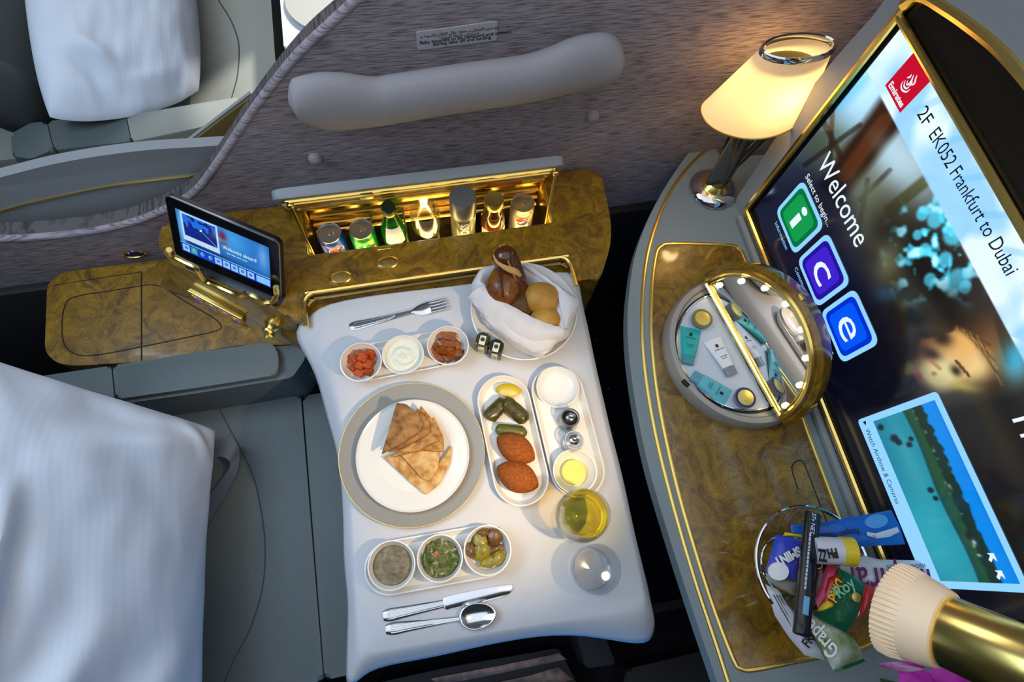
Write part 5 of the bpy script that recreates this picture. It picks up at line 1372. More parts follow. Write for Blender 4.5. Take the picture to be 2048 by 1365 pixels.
for yy in (-.135, -.158):
    mk('panel_arrow', spoly([(yy + .006, .955), (yy + .006, .966), (yy - .005, .966), (yy, .962), (yy - .006, .956), (yy - .003, .953), (yy + .003, .959)], xs - .0014), w_em, pn, smooth=False)

# ================================================================ VANITY BOX WITH MIRROR
H1, H2 = Vector((.561, .430, .746)), Vector((.613, .134, .746))
hc = (H1 + H2) / 2; hd = (H2 - H1).normalized(); hr = (H2 - H1).length / 2; hw = Vector((-hd.y, hd.x, 0))
if hw.x < 0: hw = -hw
vb = thing('vanity_box', 'open oval vanity case with a bulb lit mirror lid and toiletry tray', 'vanity case', (hc.x, hc.y, ZC + .002))
def half_moon(r, n=32, inset=0.0, side=-1):
    return [hc + hd * (r * math.cos(a)) + hw * (side * (inset + r * math.sin(a))) for a in [math.pi * k / n for k in range(n + 1)]]
ring_o = [hc + hd * (.156 * math.cos(a)) + hw * (.150 * math.sin(a)) for a in [2 * math.pi * k / 72 for k in range(72)]]
prof_r = [(1.0, -.022), (1.0, .000), (.965, .010), (.90, .011), (.88, .006)]
rings = [[Vector((hc.x + (p.x - hc.x) * s_, hc.y + (p.y - hc.y) * s_, hc.z + z_ - .002)) for p in ring_o] for s_, z_ in prof_r]
mk('metal_ring', loft(rings), mat('satin_grey_metal', C(168, 162, 154), .42, .3), vb)
hm = half_moon(.122, 32, .012)
def hround(L, k):
    c_ = sum((p for p in L), Vector()) / len(L)
    return [(c_.x + (p.x - c_.x) * k, c_.y + (p.y - c_.y) * k) for p in L]
mk('tray_gasket', prism(round_poly(hround(hm, 1.05), .006, 3), hc.z + .002, hc.z + .0065), M['black'], vb, smooth=False)
mk('tray_floor', prism(round_poly(hround(hm, 1.0), .006, 3), hc.z + .0066, hc.z + .0085), mat('silver_tray', C(206, 212, 222), .35, .15, bump=(600, .2)), vb, smooth=False)
mk('tray_rim', tube([(x, y, hc.z + .0100) for x, y in round_poly(hround(hm, 1.0), .006, 3)], .0016, 6, True), M['chrome'], vb)
q = U(1369, 769, hc.z); mk('catch', rbox((q.x, q.y, hc.z + .006), (.008, .016, .008), .002, rz=.5), M['black'], vb)
tl = math.radians(17); lu = hw * math.sin(tl) + Vector((0, 0, 1)) * math.cos(tl); ln = -(hw * math.cos(tl) - Vector((0, 0, 1)) * math.sin(tl))
ho = hc + Vector((0, 0, .012))
def lp(u, v, t): return ho + hd * u + lu * v + ln * t
def moon2(r, k=1.0, n=36): return [(r * math.cos(a), r * .96 * math.sin(a)) for a in [math.pi * i / n for i in range(n + 1)]]
def lid_solid(poly, t0, t1): return loft([[lp(u, v, t0) for u, v in poly], [lp(u, v, t1) for u, v in poly]])
ld = mk('mirror_lid', loft([[lp(u * s_, v * s_ , t) for u, v in moon2(.166)] for s_, t in ((.88, -.040), (.95, -.036), (.99, -.022), (1.0, .000), (.96, .008))]), M['burl'], vb)
mk('mirror', lid_solid([(u * .93, v * .93 + .006) for u, v in moon2(.146)], .0082, .0096), M['mirror'], ld, smooth=False)
fr = round_poly([(u, v + .003) for u, v in moon2(.148)], .004, 2)
mk('mirror_frame', tube([lp(u, v, .010) for u, v in fr], .0062, 8, True), M['gold'], ld)
mk('mirror_frame', tube([lp(u * .93, v * .93 + .006, .011) for u, v in fr], .0022, 6, True), M['gold'], ld)
bulb_m = emis('mirror_bulb', C(255, 226, 150), 9.0)
for x, y in [(1437, 571), (1481, 563), (1528, 577), (1570, 609), (1601, 660), (1610, 717), (1598, 771), (1569, 812)]:
    c = RP(x, y, lp(0, 0, .012), ln)
    mk('bulb', blob(c, (.0052, .0052, .0052), amp=0, sub=3), bulb_m, ld)
c = lp(-.02, .150, .0); mk('lid_catch', rbox(c + lu * .008, (.010, .014, .010), .002, rz=.2), M['gold'], ld)
ztr = hc.z + .0086
def tube_pack(x0, y0, x1, y1, w0, w1, mt, capm, label):
    a, b = U(x0, y0, ztr + .006), U(x1, y1, ztr + .006); d_ = (b - a).normalized(); s_ = Vector((-d_.y, d_.x, 0)); a.z = b.z = ztr
    t = thing('cosmetic_tube', label, 'tube', tuple(a), 'toiletry tubes in the vanity tray')
    L_ = (b - a).length; n_ = 10; rings = []
    for i in range(n_ + 1):
        k_ = i / n_; w_ = w0 + (w1 - w0) * k_; h_ = .0015 + .0085 * min(1, k_ * 1.3)
        c_ = a + d_ * (L_ * .78 * k_) + Vector((0, 0, h_ * .55))
        rings.append([c_ + s_ * (w_ * math.cos(q_)) + Vector((0, 0, h_ * .55 * math.sin(q_))) for q_ in [2 * math.pi * j / 16 for j in range(16)]])
    mk('tube_body', loft(rings), mt, t)
    rc = [[a + d_ * (L_ * k_) + Vector((0, 0, .0052)) + s_ * (w1 * .92 * math.cos(q_)) + Vector((0, 0, .0052 * math.sin(q_))) for q_ in [2 * math.pi * j / 16 for j in range(16)]] for k_ in (.775, 1.0)]
    mk('tube_cap', loft(rc), capm, t)
    mk('printed_square', rbox(a + d_ * (L_ * .20) + Vector((0, 0, .0062)), (.0065, .0052, .0008), .0002, rz=math.atan2(d_.y, d_.x)), M['ink'], t)
    for k_, wd_ in ((.30, .020), (.50, .015), (.56, .010)):
        mk('printed_line', rbox(a + d_ * (L_ * k_) + Vector((0, 0, .0079 if k_ < .4 else .0106)), (.0010, wd_, .0004), .0001, rz=math.atan2(d_.y, d_.x)), M['grey_ink'], t)
teal = mat('teal_tube', C(40, 178, 170), .35); teal2 = mat('blue_teal_tube', C(96, 188, 200), .35); clr = mat('grey_cap', C(150, 160, 170), .25, trans=.3)
V6 = lambda x, y: (1320 + x * .2418, 540 + y * .2418)
tube_pack(*V6(262, 475), *V6(228, 780), .0210, .0135, teal, mat('teal_cap', C(70, 150, 156), .3), 'deep teal cosmetic tube at the left of the vanity tray')
tube_pack(*V6(440, 570), *V6(600, 870), .0195, .0125, M['white'], clr, 'white cosmetic tube in the middle of the vanity tray')
tube_pack(*V6(570, 1060), *V6(270, 870), .0200, .0130, teal2, mat('blue_cap', C(96, 156, 172), .3), 'pale teal cosmetic tube lying at the lower edge of the vanity tray')
for x, y, m_, lb in ((352, 402, mat('olive_ring', C(120, 124, 40), .4), 'round gold lidded pot with a green ring at the top of the vanity tray'), (708, 1058, mat('blue_ring', C(40, 44, 110), .4), 'round gold lidded pot with a blue ring at the bottom of the vanity tray')):
    c = U(*V6(x, y), ztr + .014)
    t = thing('cosmetic_pot', lb, 'pot', (c.x, c.y, ztr), 'round pots in the vanity tray')
    mk('pot_body', lathe([(.016, 0), (.0185, .003), (.0195, .010), (.0205, .0115), (.0205, .0130), (.0005, .0130)], (c.x, c.y, ztr), 32), clr, t)
    mk('pot_ring', lathe([(.0190, .0128), (.0190, .0142), (.0005, .0142)], (c.x, c.y, ztr), 32), m_, t)
    mk('pot_lid', lathe([(.0150, .0140), (.0150, .0150), (.0005, .0153)], (c.x, c.y, ztr), 32), M['gold'], t)

# ================================================================ TABLE LAMP
lc = U(1433, 372, ZC + .012); lc = Vector((lc.x - .006, lc.y - .002, ZC))
tlm = thing('table_lamp', 'chrome table lamp with a glowing cream shade beside the television', 'lamp', tuple(lc))
mk('base', lathe([(.052, 0), (.054, .004), (.052, .010), (.042, .017), (.029, .022), (.0005, .022)], lc, 40), M['chrome'], tlm)
mk('base_collar', lathe([(.030, .019), (.031, .024), (.026, .030), (.022, .034), (.0005, .034)], lc, 32), M['gold'], tlm)
sc_c = Vector((.645, .668, 0))
def blade(pts, w0, w1):
    P = spline([Vector(p) for p in pts], 6); n_ = len(P) - 1
    return tube(P, [w0 + (w1 - w0) * i / n_ for i in range(n_ + 1)], 14, flat=(1, .55), up=(0, 1, 0))
mk('stem', blade([(lc.x, lc.y, ZC + .030), (lc.x - .004, lc.y, ZC + .10), (lc.x - .014, lc.y, ZC + .16), (lc.x - .024, lc.y, ZC + .245)], .027, .024), M['gunmetal'], tlm)
mk('stem', blade([(lc.x + .003, lc.y, ZC + .070), (lc.x + .022, lc.y, ZC + .12), (lc.x + .040, lc.y, ZC + .18), (lc.x + .058, lc.y, ZC + .245)], .019, .010), M['gunmetal'], tlm)
sh = bpy.data.materials.new('glowing_shade'); sh.use_nodes = True
nt = sh.node_tree; nt.nodes.clear()
o_ = nt.nodes.new('ShaderNodeOutputMaterial'); tr_ = nt.nodes.new('ShaderNodeBsdfTranslucent'); df = nt.nodes.new('ShaderNodeBsdfDiffuse'); em = nt.nodes.new('ShaderNodeEmission')
tr_.inputs[0].default_value = (.95, .80, .55, 1); df.inputs[0].default_value = (.85, .78, .62, 1); em.inputs[0].default_value = C(255, 204, 132); em.inputs[1].default_value = .26
m1 = nt.nodes.new('ShaderNodeMixShader'); m1.inputs[0].default_value = .45; ad = nt.nodes.new('ShaderNodeAddShader')
nt.links.new(tr_.outputs[0], m1.inputs[1]); nt.links.new(df.outputs[0], m1.inputs[2]); nt.links.new(m1.outputs[0], ad.inputs[0]); nt.links.new(em.outputs[0], ad.inputs[1]); nt.links.new(ad.outputs[0], o_.inputs[0])
ZB0, ZB1 = .955, 1.100
srings = []
for t in [i / 8 for i in range(9)]:
    hwid = .105 + (.064 - .105) * t; hdep = .058 + (.027 - .058) * t
    srings.append([(sc_c.x + .010 * t + hwid * math.cos(a), sc_c.y + hdep * math.sin(a), ZB0 + (ZB1 - ZB0) * t + (.012 * (1 - t) * math.cos(a) ** 2)) for a in [2 * math.pi * j / 56 for j in range(56)]])
mk('shade', loft(srings, True, False, False), sh, tlm)
mk('shade_rim', tube(srings[-1], .0035, 8, True, flat=(1.0, 1.8)), M['chrome'], tlm)
mk('shade_rim', tube(srings[0], .0020, 8, True), M['gold_dark'], tlm)
mk('lamp_cap', lathe([(.0005, 0), (.050, .002), (.050, .004), (.0005, .006)], (sc_c.x + .008, sc_c.y, ZB1 - .035), 36, sx=1.1, sy=.58), mat('lamp_cap_metal', C(150, 140, 90), .3, .8), tlm)
mk('bulb', blob((sc_c.x + .02, sc_c.y, ZB0 + .035), (.014, .014, .016), amp=0, sub=3), emis('lamp_bulb', C(255, 200, 110), 6), tlm)
pl_ = bpy.data.lights.new('table_lamp_light', 'POINT'); pl_.energy = .5; pl_.color = (1.0, .66, .30); pl_.shadow_soft_size = .02
po = bpy.data.objects.new('table_lamp_light', pl_); COL.objects.link(po); po.location = (sc_c.x + .02, sc_c.y, ZB0 + .062); 

# ================================================================ READING LAMP (gold barrel, cream ribbed head)
RA = U(1800, 1222, 1.29); RB = U(2060, 1335, 1.355)
ax_ = (RB - RA).normalized(); rq = ax_.to_track_quat('Z', 'Y').to_matrix()
rl = thing('reading_lamp', 'gold barrel reading lamp with a cream ribbed head at the lower right', 'lamp', tuple(RA))
cream = mat('cream_plastic', C(250, 218, 180), .5)
mk('head', lathe([(.026, -.004), (.0335, -.006), (.035, -.002), (.034, .008), (.0312, .022), (.0285, .031), (.025, .032)], RA, 56, rq), cream, rl)
for k in range(52):
    a = 2 * math.pi * k / 52; e_ = rq @ Vector((math.cos(a), math.sin(a), 0))
    mk('rib', tube([RA + e_ * .0347 - ax_ * .005, RA + e_ * .0350 + ax_ * .002, RA + e_ * .0330 + ax_ * .012], [.0015, .0014, .0006], 6), cream, rl)
mk('barrel', lathe([(.0250, .024), (.0258, .026), (.0258, .16), (.024, .163), (.0005, .163)], RA, 48, rq), M['gold'], rl)
mk('lens', lathe([(.0005, -.002), (.028, -.002), (.028, .000), (.0005, .000)], RA, 36, rq), emis('reading_lens', C(255, 226, 170), 6), rl)
mk('stalk', tube(spline([RA + ax_ * .16, RA + ax_ * .20, Vector((.60, -.34, 1.44)), Vector((.70, -.36, 1.40))], 6), .012, 10), M['gold'], rl)
rs_ = bpy.data.lights.new('reading_lamp_beam', 'SPOT'); rs_.energy = 16.0; rs_.spot_size = math.radians(58); rs_.spot_blend = 1.0; rs_.color = (1.0, .70, .36); rs_.shadow_soft_size = .009
ro = bpy.data.objects.new('reading_lamp_beam', rs_); COL.objects.link(ro); ro.location = RA - ax_ * .012
ro.rotation_euler = (Vector((.04, .21, ZT)) - ro.location).to_track_quat('-Z', 'Y').to_euler()

# ================================================================ MINIBAR DRINKS
ZB = 0.6225
def front(c, r, ang=0.0):      # point and tangent on a can's front (towards the seat)
    a = -math.pi / 2 + ang
    return Vector((c.x + r * math.cos(a), c.y + r * math.sin(a), 0)), Vector((-math.sin(a), math.cos(a), 0))
def wrap(poly, c, r, z0, ang0=0.0, lift=.0004, n=1):
    """flat print (u along the girth, v up) bent round a can"""
    out = []
    for u, v in poly:
        a = -math.pi / 2 + ang0 + u / r
        out.append(Vector((c.x + (r + lift) * math.cos(a), c.y + (r + lift) * math.sin(a), z0 + v)))
    return out
def wrap_fan(name, poly, c, r, z0, mt, parent, ang0=0.0, lift=.0004):
    pts = wrap(poly, c, r, z0, ang0, lift); m_ = (sum(p[0] for p in poly) / len(poly), sum(p[1] for p in poly) / len(poly))
    cc_ = wrap([m_], c, r, z0, ang0, lift)[0]
    n_ = len(pts); V = pts + [cc_]
    return mk(name, (V, [(i, (i + 1) % n_, n_) for i in range(n_)]), mt, parent, smooth=False)
def can(px, py, ztop, label, wall_m, decor):
    p = U(px, py, ztop); r = .0262; h = ztop - ZB
    c = Vector((p.x, min(max(p.y, OY0 + r + .012), OY1 - r - .026), ZB))
    t = thing('drink_can', label, 'can', tuple(c), 'cans in the minibar')
    mk('can_body', lathe([(.020, 0), (.0245, .004), (r, .010), (r, h - .012), (r * .985, h - .010), (.0232, h - .002), (.0236, h - .0006), (.0226, h - .001), (.0200, h - .008), (.0005, h - .008)], c, 40), wall_m, t)
    l = mk('can_lid', lathe([(.0005, h - .0038), (.0195, h - .0038), (.0205, h - .0045), (.0215, h - .0030), (.0228, h + .0006), (.0240, h + .0008), (.0243, h - .0008), (.0236, h - .0025)], c, 40), M['alu'], t)
    zt = ZB + h - .0030
    mk('pull_tab', tube([(c.x + .0035 + .0042 * math.cos(a) * 1.0, c.y + .002 + .0060 * math.sin(a), zt + .0008) for a in [2 * math.pi * k / 20 for k in range(20)]], .0011, 6, True), M['alu'], l)
    mk('tab_rivet', blob((c.x, c.y - .003, zt + .0006), (.0022, .0022, .0012), amp=0, sub=2), M['alu'], l)
    mk('mouth_score', tube([(c.x - .006 + .0058 * math.cos(a), c.y - .007 + .0045 * math.sin(a), zt - .0004) for a in [2 * math.pi * k / 20 for k in range(20)]], .0005, 5, True), M['steel_dark'], l)
    decor(t, c, r, h)
    return t
def globe(t, c, r, z0, ang, R):
    circ = [(R * math.cos(a), R * math.sin(a)) for a in [2 * math.pi * k / 36 for k in range(36)]]
    wrap_fan('emblem_disc', circ, c, r, z0, M['white'], t, ang)
    top = [(R * .92 * math.cos(a), R * .92 * math.sin(a)) for a in [math.radians(d) for d in range(8, 189, 9)]] + [(-R * .5, -R * .20), (0, R * .02), (R * .45, R * .34)]
    wrap_fan('emblem_red', top, c, r, z0, mat('can_red', C(214, 24, 34), .4) if 'can_red' not in MATS else MATS['can_red'], t, ang, .0008)
    bot = [(R * .92 * math.cos(a), R * .92 * math.sin(a)) for a in [math.radians(d) for d in range(215, 346, 9)]] + [(R * .42, -R * .06), (0, -R * .42), (-R * .45, -R * .60)]
    wrap_fan('emblem_blue', bot, c, r, z0, mat('can_blue_print', C(10, 52, 170), .4) if 'can_blue_print' not in MATS else MATS['can_blue_print'], t, ang, .0008)
blue_can = mat('blue_can', C(8, 66, 196), .28, .35); green_can = mat('green_can', C(10, 150, 50), .28, .3); silver_can = mat('silver_can', C(196, 190, 176), .3, .6)
can(658, 466, .735, 'blue cola can at the left end of the minibar', blue_can, lambda t, c, r, h: globe(t, c, r, c.z + h * .70, .30, .0170))
def seven(t, c, r, h):
    z0 = c.z + h * .58; a0 = .18
    wrap_fan('seven_mark', [(-.016, .030), (.008, .036), (.010, .030), (-.004, -.012), (-.013, -.012), (-.001, .024), (-.015, .021)], c, r, z0, M['white'], t, a0)
    circ = [(.010 + .0105 * math.cos(a), .004 + .0090 * math.sin(a)) for a in [2 * math.pi * k / 24 for k in range(24)]]
    wrap_fan('red_spot', circ, c, r, z0, MATS['can_red'], t, a0, .0008)
    p0, tg = front(c, r + .0014, a0 + .25)
    decal('lettering', 'UP', M['white'], t, (p0.x, p0.y, z0 + .001), tg, (0, 0, 1), width=.013, bold=.03)
    wrap_fan('lime_spot', [(.012 + .006 * math.cos(a), .027 + .008 * math.sin(a)) for a in [2 * math.pi * k / 20 for k in range(20)]], c, r, z0, mat('lime_yellow', C(226, 214, 40), .4), t, a0)
can(722, 460, .735, 'green lemon soda can second from the left in the minibar', green_can, seven)
can(1046, 406, .735, 'silver cola can at the right end of the minibar', silver_can, lambda t, c, r, h: globe(t, c, r, c.z + h * .72, -.15, .0155))
def at_bar(px, py, z, r):
    p = U(px, py, z); return Vector((p.x, min(max(p.y, OY0 + r + .012), OY1 - r - .026), ZB))
# green glass water bottle
c = at_bar(776, 412, .795, .027)
t = thing('water_bottle', 'small green glass water bottle with a dark cap in the minibar', 'bottle', tuple(c))
gm = mat('green_glass', C(30, 150, 50), .04, trans=.75, ior=1.3)
mk('bottle_body', lathe([(.024, 0), (.027, .004), (.027, .075), (.0255, .092), (.020, .115), (.014, .135), (.0125, .148), (.0125, .162), (.0005, .162)], c, 40), gm, t)
mk('cap', lathe([(.0138, .158), (.0142, .160), (.0142, .171), (.0130, .173), (.0005, .173)], c, 32), mat('dark_green_cap', C(40, 52, 26), .35, .4), t)
mk('neck_ring', lathe([(.0135, .150), (.0146, .152), (.0146, .157), (.0135, .158)], c, 32), mat('gold_neck_foil', C(190, 160, 70), .3, .7), t)
def bent(a0, a1, z0, z1, rf):
    return grid(13, 7, lambda u, v: (c.x + rf(z0 + (z1 - z0) * v) * math.cos(-math.pi / 2 + a0 + (a1 - a0) * u), c.y + rf(z0 + (z1 - z0) * v) * math.sin(-math.pi / 2 + a0 + (a1 - a0) * u), ZB + z0 + (z1 - z0) * v))
mk('label', bent(-.75, .85, .070, .118, lambda z: float(np.interp(z, [.075, .092, .115, .135], [.0275, .0260, .0205, .0145]))), M['white'], t)
# wine glass stored in the bar
c = at_bar(850, 425, .768, .030)
t = thing('stored_glass', 'empty stemmed glass standing in the minibar', 'glass', tuple(c))
mk('glass_body', lathe([(.030, 0), (.030, .0015), (.008, .006), (.0045, .012), (.0045, .040), (.014, .052), (.026, .070), (.0315, .095), (.0310, .120), (.0295, .146), (.0287, .1462), (.0300, .118), (.0304, .095), (.0250, .0715), (.013, .0535), (.0005, .0505)], c, 40), M['glass'], t)
# tall clear water bottle with a grey cap
c = at_bar(926, 396, .800, .028)
t = thing('tall_water_bottle', 'clear cylindrical water bottle with a wide grey cap in the minibar', 'bottle', tuple(c))
mk('bottle_body', lathe([(.024, 0), (.0265, .003), (.0265, .130), (.0258, .133), (.0005, .133)], c, 40), mat('clear_bottle', C(246, 240, 214), .03, trans=.9, ior=1.2), t)
mk('cap', lathe([(.0262, .126), (.0272, .127), (.0272, .176), (.0262, .178), (.0005, .1785)], c, 40), mat('brushed_cap', C(150, 146, 140), .35, .75), t)
p0, tg = front(c, .0272, .05)
decal('lettering', 'VOSS', M['white'], t, (p0.x + .006, p0.y, ZB + .060), (0, 0, 1), (-1, 0, 0), width=.058, bold=.03)
# brown juice bottle
c = at_bar(989, 402, .777, .028)
t = thing('juice_bottle', 'dark red juice bottle with a gold metal lid in the minibar', 'bottle', tuple(c))
mk('bottle_body', lathe([(.024, 0), (.027, .004), (.027, .070), (.026, .090), (.021, .112), (.0185, .122), (.0185, .140), (.0005, .140)], c, 40), mat('brown_juice', C(84, 20, 14), .06, coat=.8), t)
mk('lid', lathe([(.0200, .136), (.0208, .138), (.0208, .152), (.0195, .155), (.0150, .1545), (.0005, .1535)], c, 36), M['gold_dark'], t)
mk('label', bent(-1.2, 1.4, .040, .074, lambda z: .0274), M['white'], t)
p0, tg = front(c, .0286, .1)
print_line('red_print', MATS['can_red'], t, (p0.x - .001, p0.y, ZB + .057), tg, (0, 0, 1), .020, .006, 3, 2)

# ================================================================ TABLET
tb0, tb1 = dA + (dB - dA) * -.02, dA + (dB - dA) * .965
tb0 = tb0 - dn * .016; tb1 = tb1 - dn * .016
tdir = (tb1 - tb0).normalized(); tw = (tb1 - tb0).length
lean = math.radians(27); tup = (-dn * math.sin(lean) + Vector((0, 0, 1)) * math.cos(lean)).normalized(); tn = tdir.cross(tup)
if tn.z < 0: tn = -tn
torg = tb0 + Vector((0, 0, -.002)); TH = .142
tab = thing('tablet', 'upright seat control tablet with a blue welcome screen in the console dock', 'tablet', tuple((tb0 + tb1) / 2))
def tbp(u, v, t): return torg + tdir * u + tup * v + tn * t
def tb_solid(poly, t0, t1): return loft([[tbp(u, v, t0) for u, v in poly], [tbp(u, v, t1) for u, v in poly]])
rr = lambda x0, y0, x1, y1, r: round_poly([(x0, y0), (x1, y0), (x1, y1), (x0, y1)], r)
mk('back_case', tb_solid(rr(0, 0, tw, TH, .014), -.014, -.005), M['black'], tab)
mk('silver_edge', tb_solid(rr(.0005, 0, tw - .0005, TH - .0005, .013), -.0052, -.001), mat('silver_edge', C(176, 180, 186), .25, .8), tab)
mk('front_bezel', tb_solid(rr(.0015, .001, tw - .0015, TH - .0015, .012), -.001, .0005), mat('tablet_bezel', C(10, 10, 12), .12), tab)
SX0, SX1, SV0, SV1 = .020, tw - .020, .026, .122
def tab_cols(V):
    R = V - np.array(torg); u = ((R @ np.array(tdir)) - SX0) / (SX1 - SX0) * 200; v = ((R @ np.array(tup)) - SV0) / (SV1 - SV0) * 100
    P = Paint(u, v, (16, 62, 140)); P.soft(120, 80, 60, 50, (70, 170, 240), .9); P.soft(190, 60, 40, 60, (40, 130, 220), .8); P.put((8, 30, 96), np.clip((34 - v) / 10, 0, 1) * .8); P.soft(170, 30, 60, 20, (40, 120, 190), .6)
    P.soft(8, 60, 8, 60, (110, 200, 250), .9)
    P.soft(100, 80, 9, 12, (120, 20, 60), .95); P.soft(100, 66, 8, 8, (60, 60, 90), .7); P.soft(186, 70, 10, 30, (150, 190, 240), .6)
    inm = ((u > 14) & (u < 86) & (v > 44) & (v < 94)).astype(float); P.put((10, 34, 130), inm)
    n = vnoise(u * 3, v * 3, 22, 11); P.put((30, 110, 226), inm * np.clip((n - .5) * 12, 0, 1) * np.clip((v - 60) / 6, 0, 1))
    fr_ = (((u > 10) & (u < 90) & (v > 32) & (v < 98)).astype(float)) * (1 - inm); P.put((190, 220, 246), fr_)
    P.line(52, 70, 84, 46, .8, (120, 200, 170), .9); P.blob(52, 70, 3.5, 2, (240, 250, 255), 1, .6, 2)
    bar = (v < 22).astype(float); P.put((10, 60, 190), bar); P.put((120, 200, 255), ((v > 22) & (v < 24)).astype(float))
    for k in range(9):
        a = 4 + k * 18; ins = ((u > a) & (u < a + 15) & (v > 3) & (v < 19)).astype(float)
        P.put((40, 160, 150) if k == 1 else (16, 70, 190) if k in (2, 3) else (150, 206, 250), ins)
        if k > 3 or k == 0: P.blob(a + 7.5, 11, 4, 4, (60, 110, 190), .9, 0, 2)
        else: P.blob(a + 7.5, 11, 4, 4.5, (190, 230, 255), .8, 0, 2); P.blob(a + 8.4, 11, 2, 2.6, (30, 90, 190), .9, 0, 2)
    ins = ((u > 168) & (u < 198) & (v > 3) & (v < 19)).astype(float); P.put((130, 196, 250), ins)
    return S255(P.c)
ts = vcol_grid('screen', 200, 100, lambda u, v: tbp(SX0 + (SX1 - SX0) * u, SV0 + (SV1 - SV0) * v, .0009), tab_cols, vcol_emis('tablet_picture', .9), tab)
decal('screen_text', 'Welcome aboard', w_em, ts, tbp(SX0 + .096, SV0 + .048, .0013), tdir, tup, width=.072, size=.0125)
print_line('screen_text', pale, ts, tbp(SX0 + .104, SV0 + .040, .0013), tdir, tup, .044, .0022, 4, 3)

# ================================================================ SNACK BASKET
BZ = .800
bk = U(1626, 1133, BZ); RBK = .094
bs = thing('wire_basket', 'chrome wire basket heaped with snack packets on the burl shelf', 'basket', (bk.x, bk.y, ZC + .002))
zk = ZC + .0030
mk('rim', tube([(bk.x + RBK * math.cos(a), bk.y + RBK * math.sin(a), BZ) for a in [2 * math.pi * k / 64 for k in range(64)]], .0030, 8, True), M['chrome'], bs)
mk('base_ring', tube([(bk.x + .050 * math.cos(a), bk.y + .050 * math.sin(a), zk + .0016) for a in [2 * math.pi * k / 48 for k in range(48)]], .0020, 8, True), M['chrome'], bs)
for k in range(28):
    a = 2 * math.pi * k / 28; e_ = Vector((math.cos(a), math.sin(a), 0))
    pts = spline([Vector((bk.x, bk.y, 0)) + e_ * r_ + Vector((0, 0, z_)) for r_, z_ in ((.050, zk + .002), (.068, zk + .018), (.084, zk + .045), (.094, BZ))], 4)
    mk('wire', tube(pts, .0011, 5), M['chrome'], bs)
K3 = lambda x, y: (1500 + x * .26, 990 + y * .26)
def packet(name, px, z, th, mt, label, cat_='snack packet', extra=None, zs=None, seed=0):
    P = [U(*K3(x, y), (zs[i] if zs else z)) for i, (x, y) in enumerate(px)]
    pts = []
    for i in range(len(P)):
        a, b = P[i], P[(i + 1) % len(P)]
        for k in range(5): pts.append(a.lerp(b, k / 5))
    c_ = sum(pts, Vector()) / len(pts); rings = []
    for s_, h_ in ((.15, -.35), (.6, -.35), (.94, -.08), (1.0, 0), (.93, .18), (.78, .62), (.5, .95), (.2, 1.0)):
        ring = []
        for p in pts:
            q = c_.lerp(p, s_); q = q + Vector((0, 0, th * h_))
            w_ = noise.noise(q * 55 + Vector((seed, 0, 0))) * th * .35 * (1 if s_ < 1 else .3)
            ring.append(q + Vector((0, 0, w_)))
        rings.append(ring)
    t = thing(name, label, cat_, (c_.x, c_.y, c_.z - th * .4), 'snacks in the wire basket')
    mk('wrapper', loft(rings), mt, t)
    return t, c_
def ptext(t, s_, mt, x0, y0, x1, y1, z, size=None, bold=.02, flip=1):
    a, b = U(*K3(x0, y0), z), U(*K3(x1, y1), z); r_ = (b - a); u_ = Vector((-r_.y, r_.x, 0)).normalized() * flip
    return decal('lettering', s_, mt, t, a, r_, u_, width=r_.length, size=size, bold=bold)
foil = dict(rough=.3, coat=.3)
m_blue = mat('blue_wrapper', C(20, 96, 190), **foil); m_white = mat('white_wrapper', C(206, 204, 212), .35); m_green = mat('green_wrapper', C(16, 84, 54), **foil)
m_dark = mat('maroon_wrapper', C(60, 24, 36), **foil); m_red = mat('red_wrapper', C(170, 30, 30), **foil); m_yel = mat('yellow_wrapper', C(226, 196, 40), **foil)
m_grape = mat('olive_wrapper', C(112, 128, 52), .35, var=(30, C(196, 200, 190), 3.0)); m_beige = mat('beige_wrapper', C(150, 146, 134), .5); m_pink = mat('pink_wrapper', C(190, 50, 90), **foil)
purple = mat('purple_print', C(104, 24, 84), .5); m_sm = mat('violet_box', C(96, 84, 190), .25, var=(22, C(24, 70, 190), 2.0)); lt = mat('light_print', C(200, 210, 230), .5)
# white bag at the left edge
t, c_ = packet('snack_bag', [(120, 690), (215, 730), (330, 900), (430, 1060), (540, 1170), (585, 1280), (420, 1235), (300, 1100), (190, 930)], .800, .010, m_white, 'white bag with small black print hanging over the left rim of the basket', seed=1)
for k in range(5): mk('printed_line', tube([U(*K3(180 + k * 22, 770 + k * 2), .8085), U(*K3(360 + k * 20, 1090 - k * 8), .8085)], .0007, 5), M['grey_ink'], t)
ptext(t, 'FRU', M['ink'], 455, 1185, 520, 1185 - 120, .8115, size=.020, flip=1)
packet('snack_sachet', [(118, 598), (200, 625), (360, 680), (335, 775), (220, 720), (135, 665)], .812, .006, m_beige, 'plain beige sachet under the violet mint pack', seed=2)
packet('chewing_gum_pack', [(268, 288), (410, 308), (405, 338), (262, 316)], .810, .006, m_yel, 'small yellow pack beside the top of the violet mint pack', seed=3)
t, c_ = packet('mint_pack', [(200, 308), (408, 345), (355, 665), (118, 590)], .820, .008, m_sm, 'violet and blue mint pack at the left of the basket', seed=4)
ptext(t, 'SMINT', M['white'], 372, 398, 178, 500, .8315, size=.019, bold=.05)
q = U(*K3(222, 590), .8300); mk('white_patch', lathe([(.0165, -.003), (.0165, .0012), (.0005, .0016)], (q.x, q.y, .8290), 28, sx=1.0, sy=.8), M['white'], t)
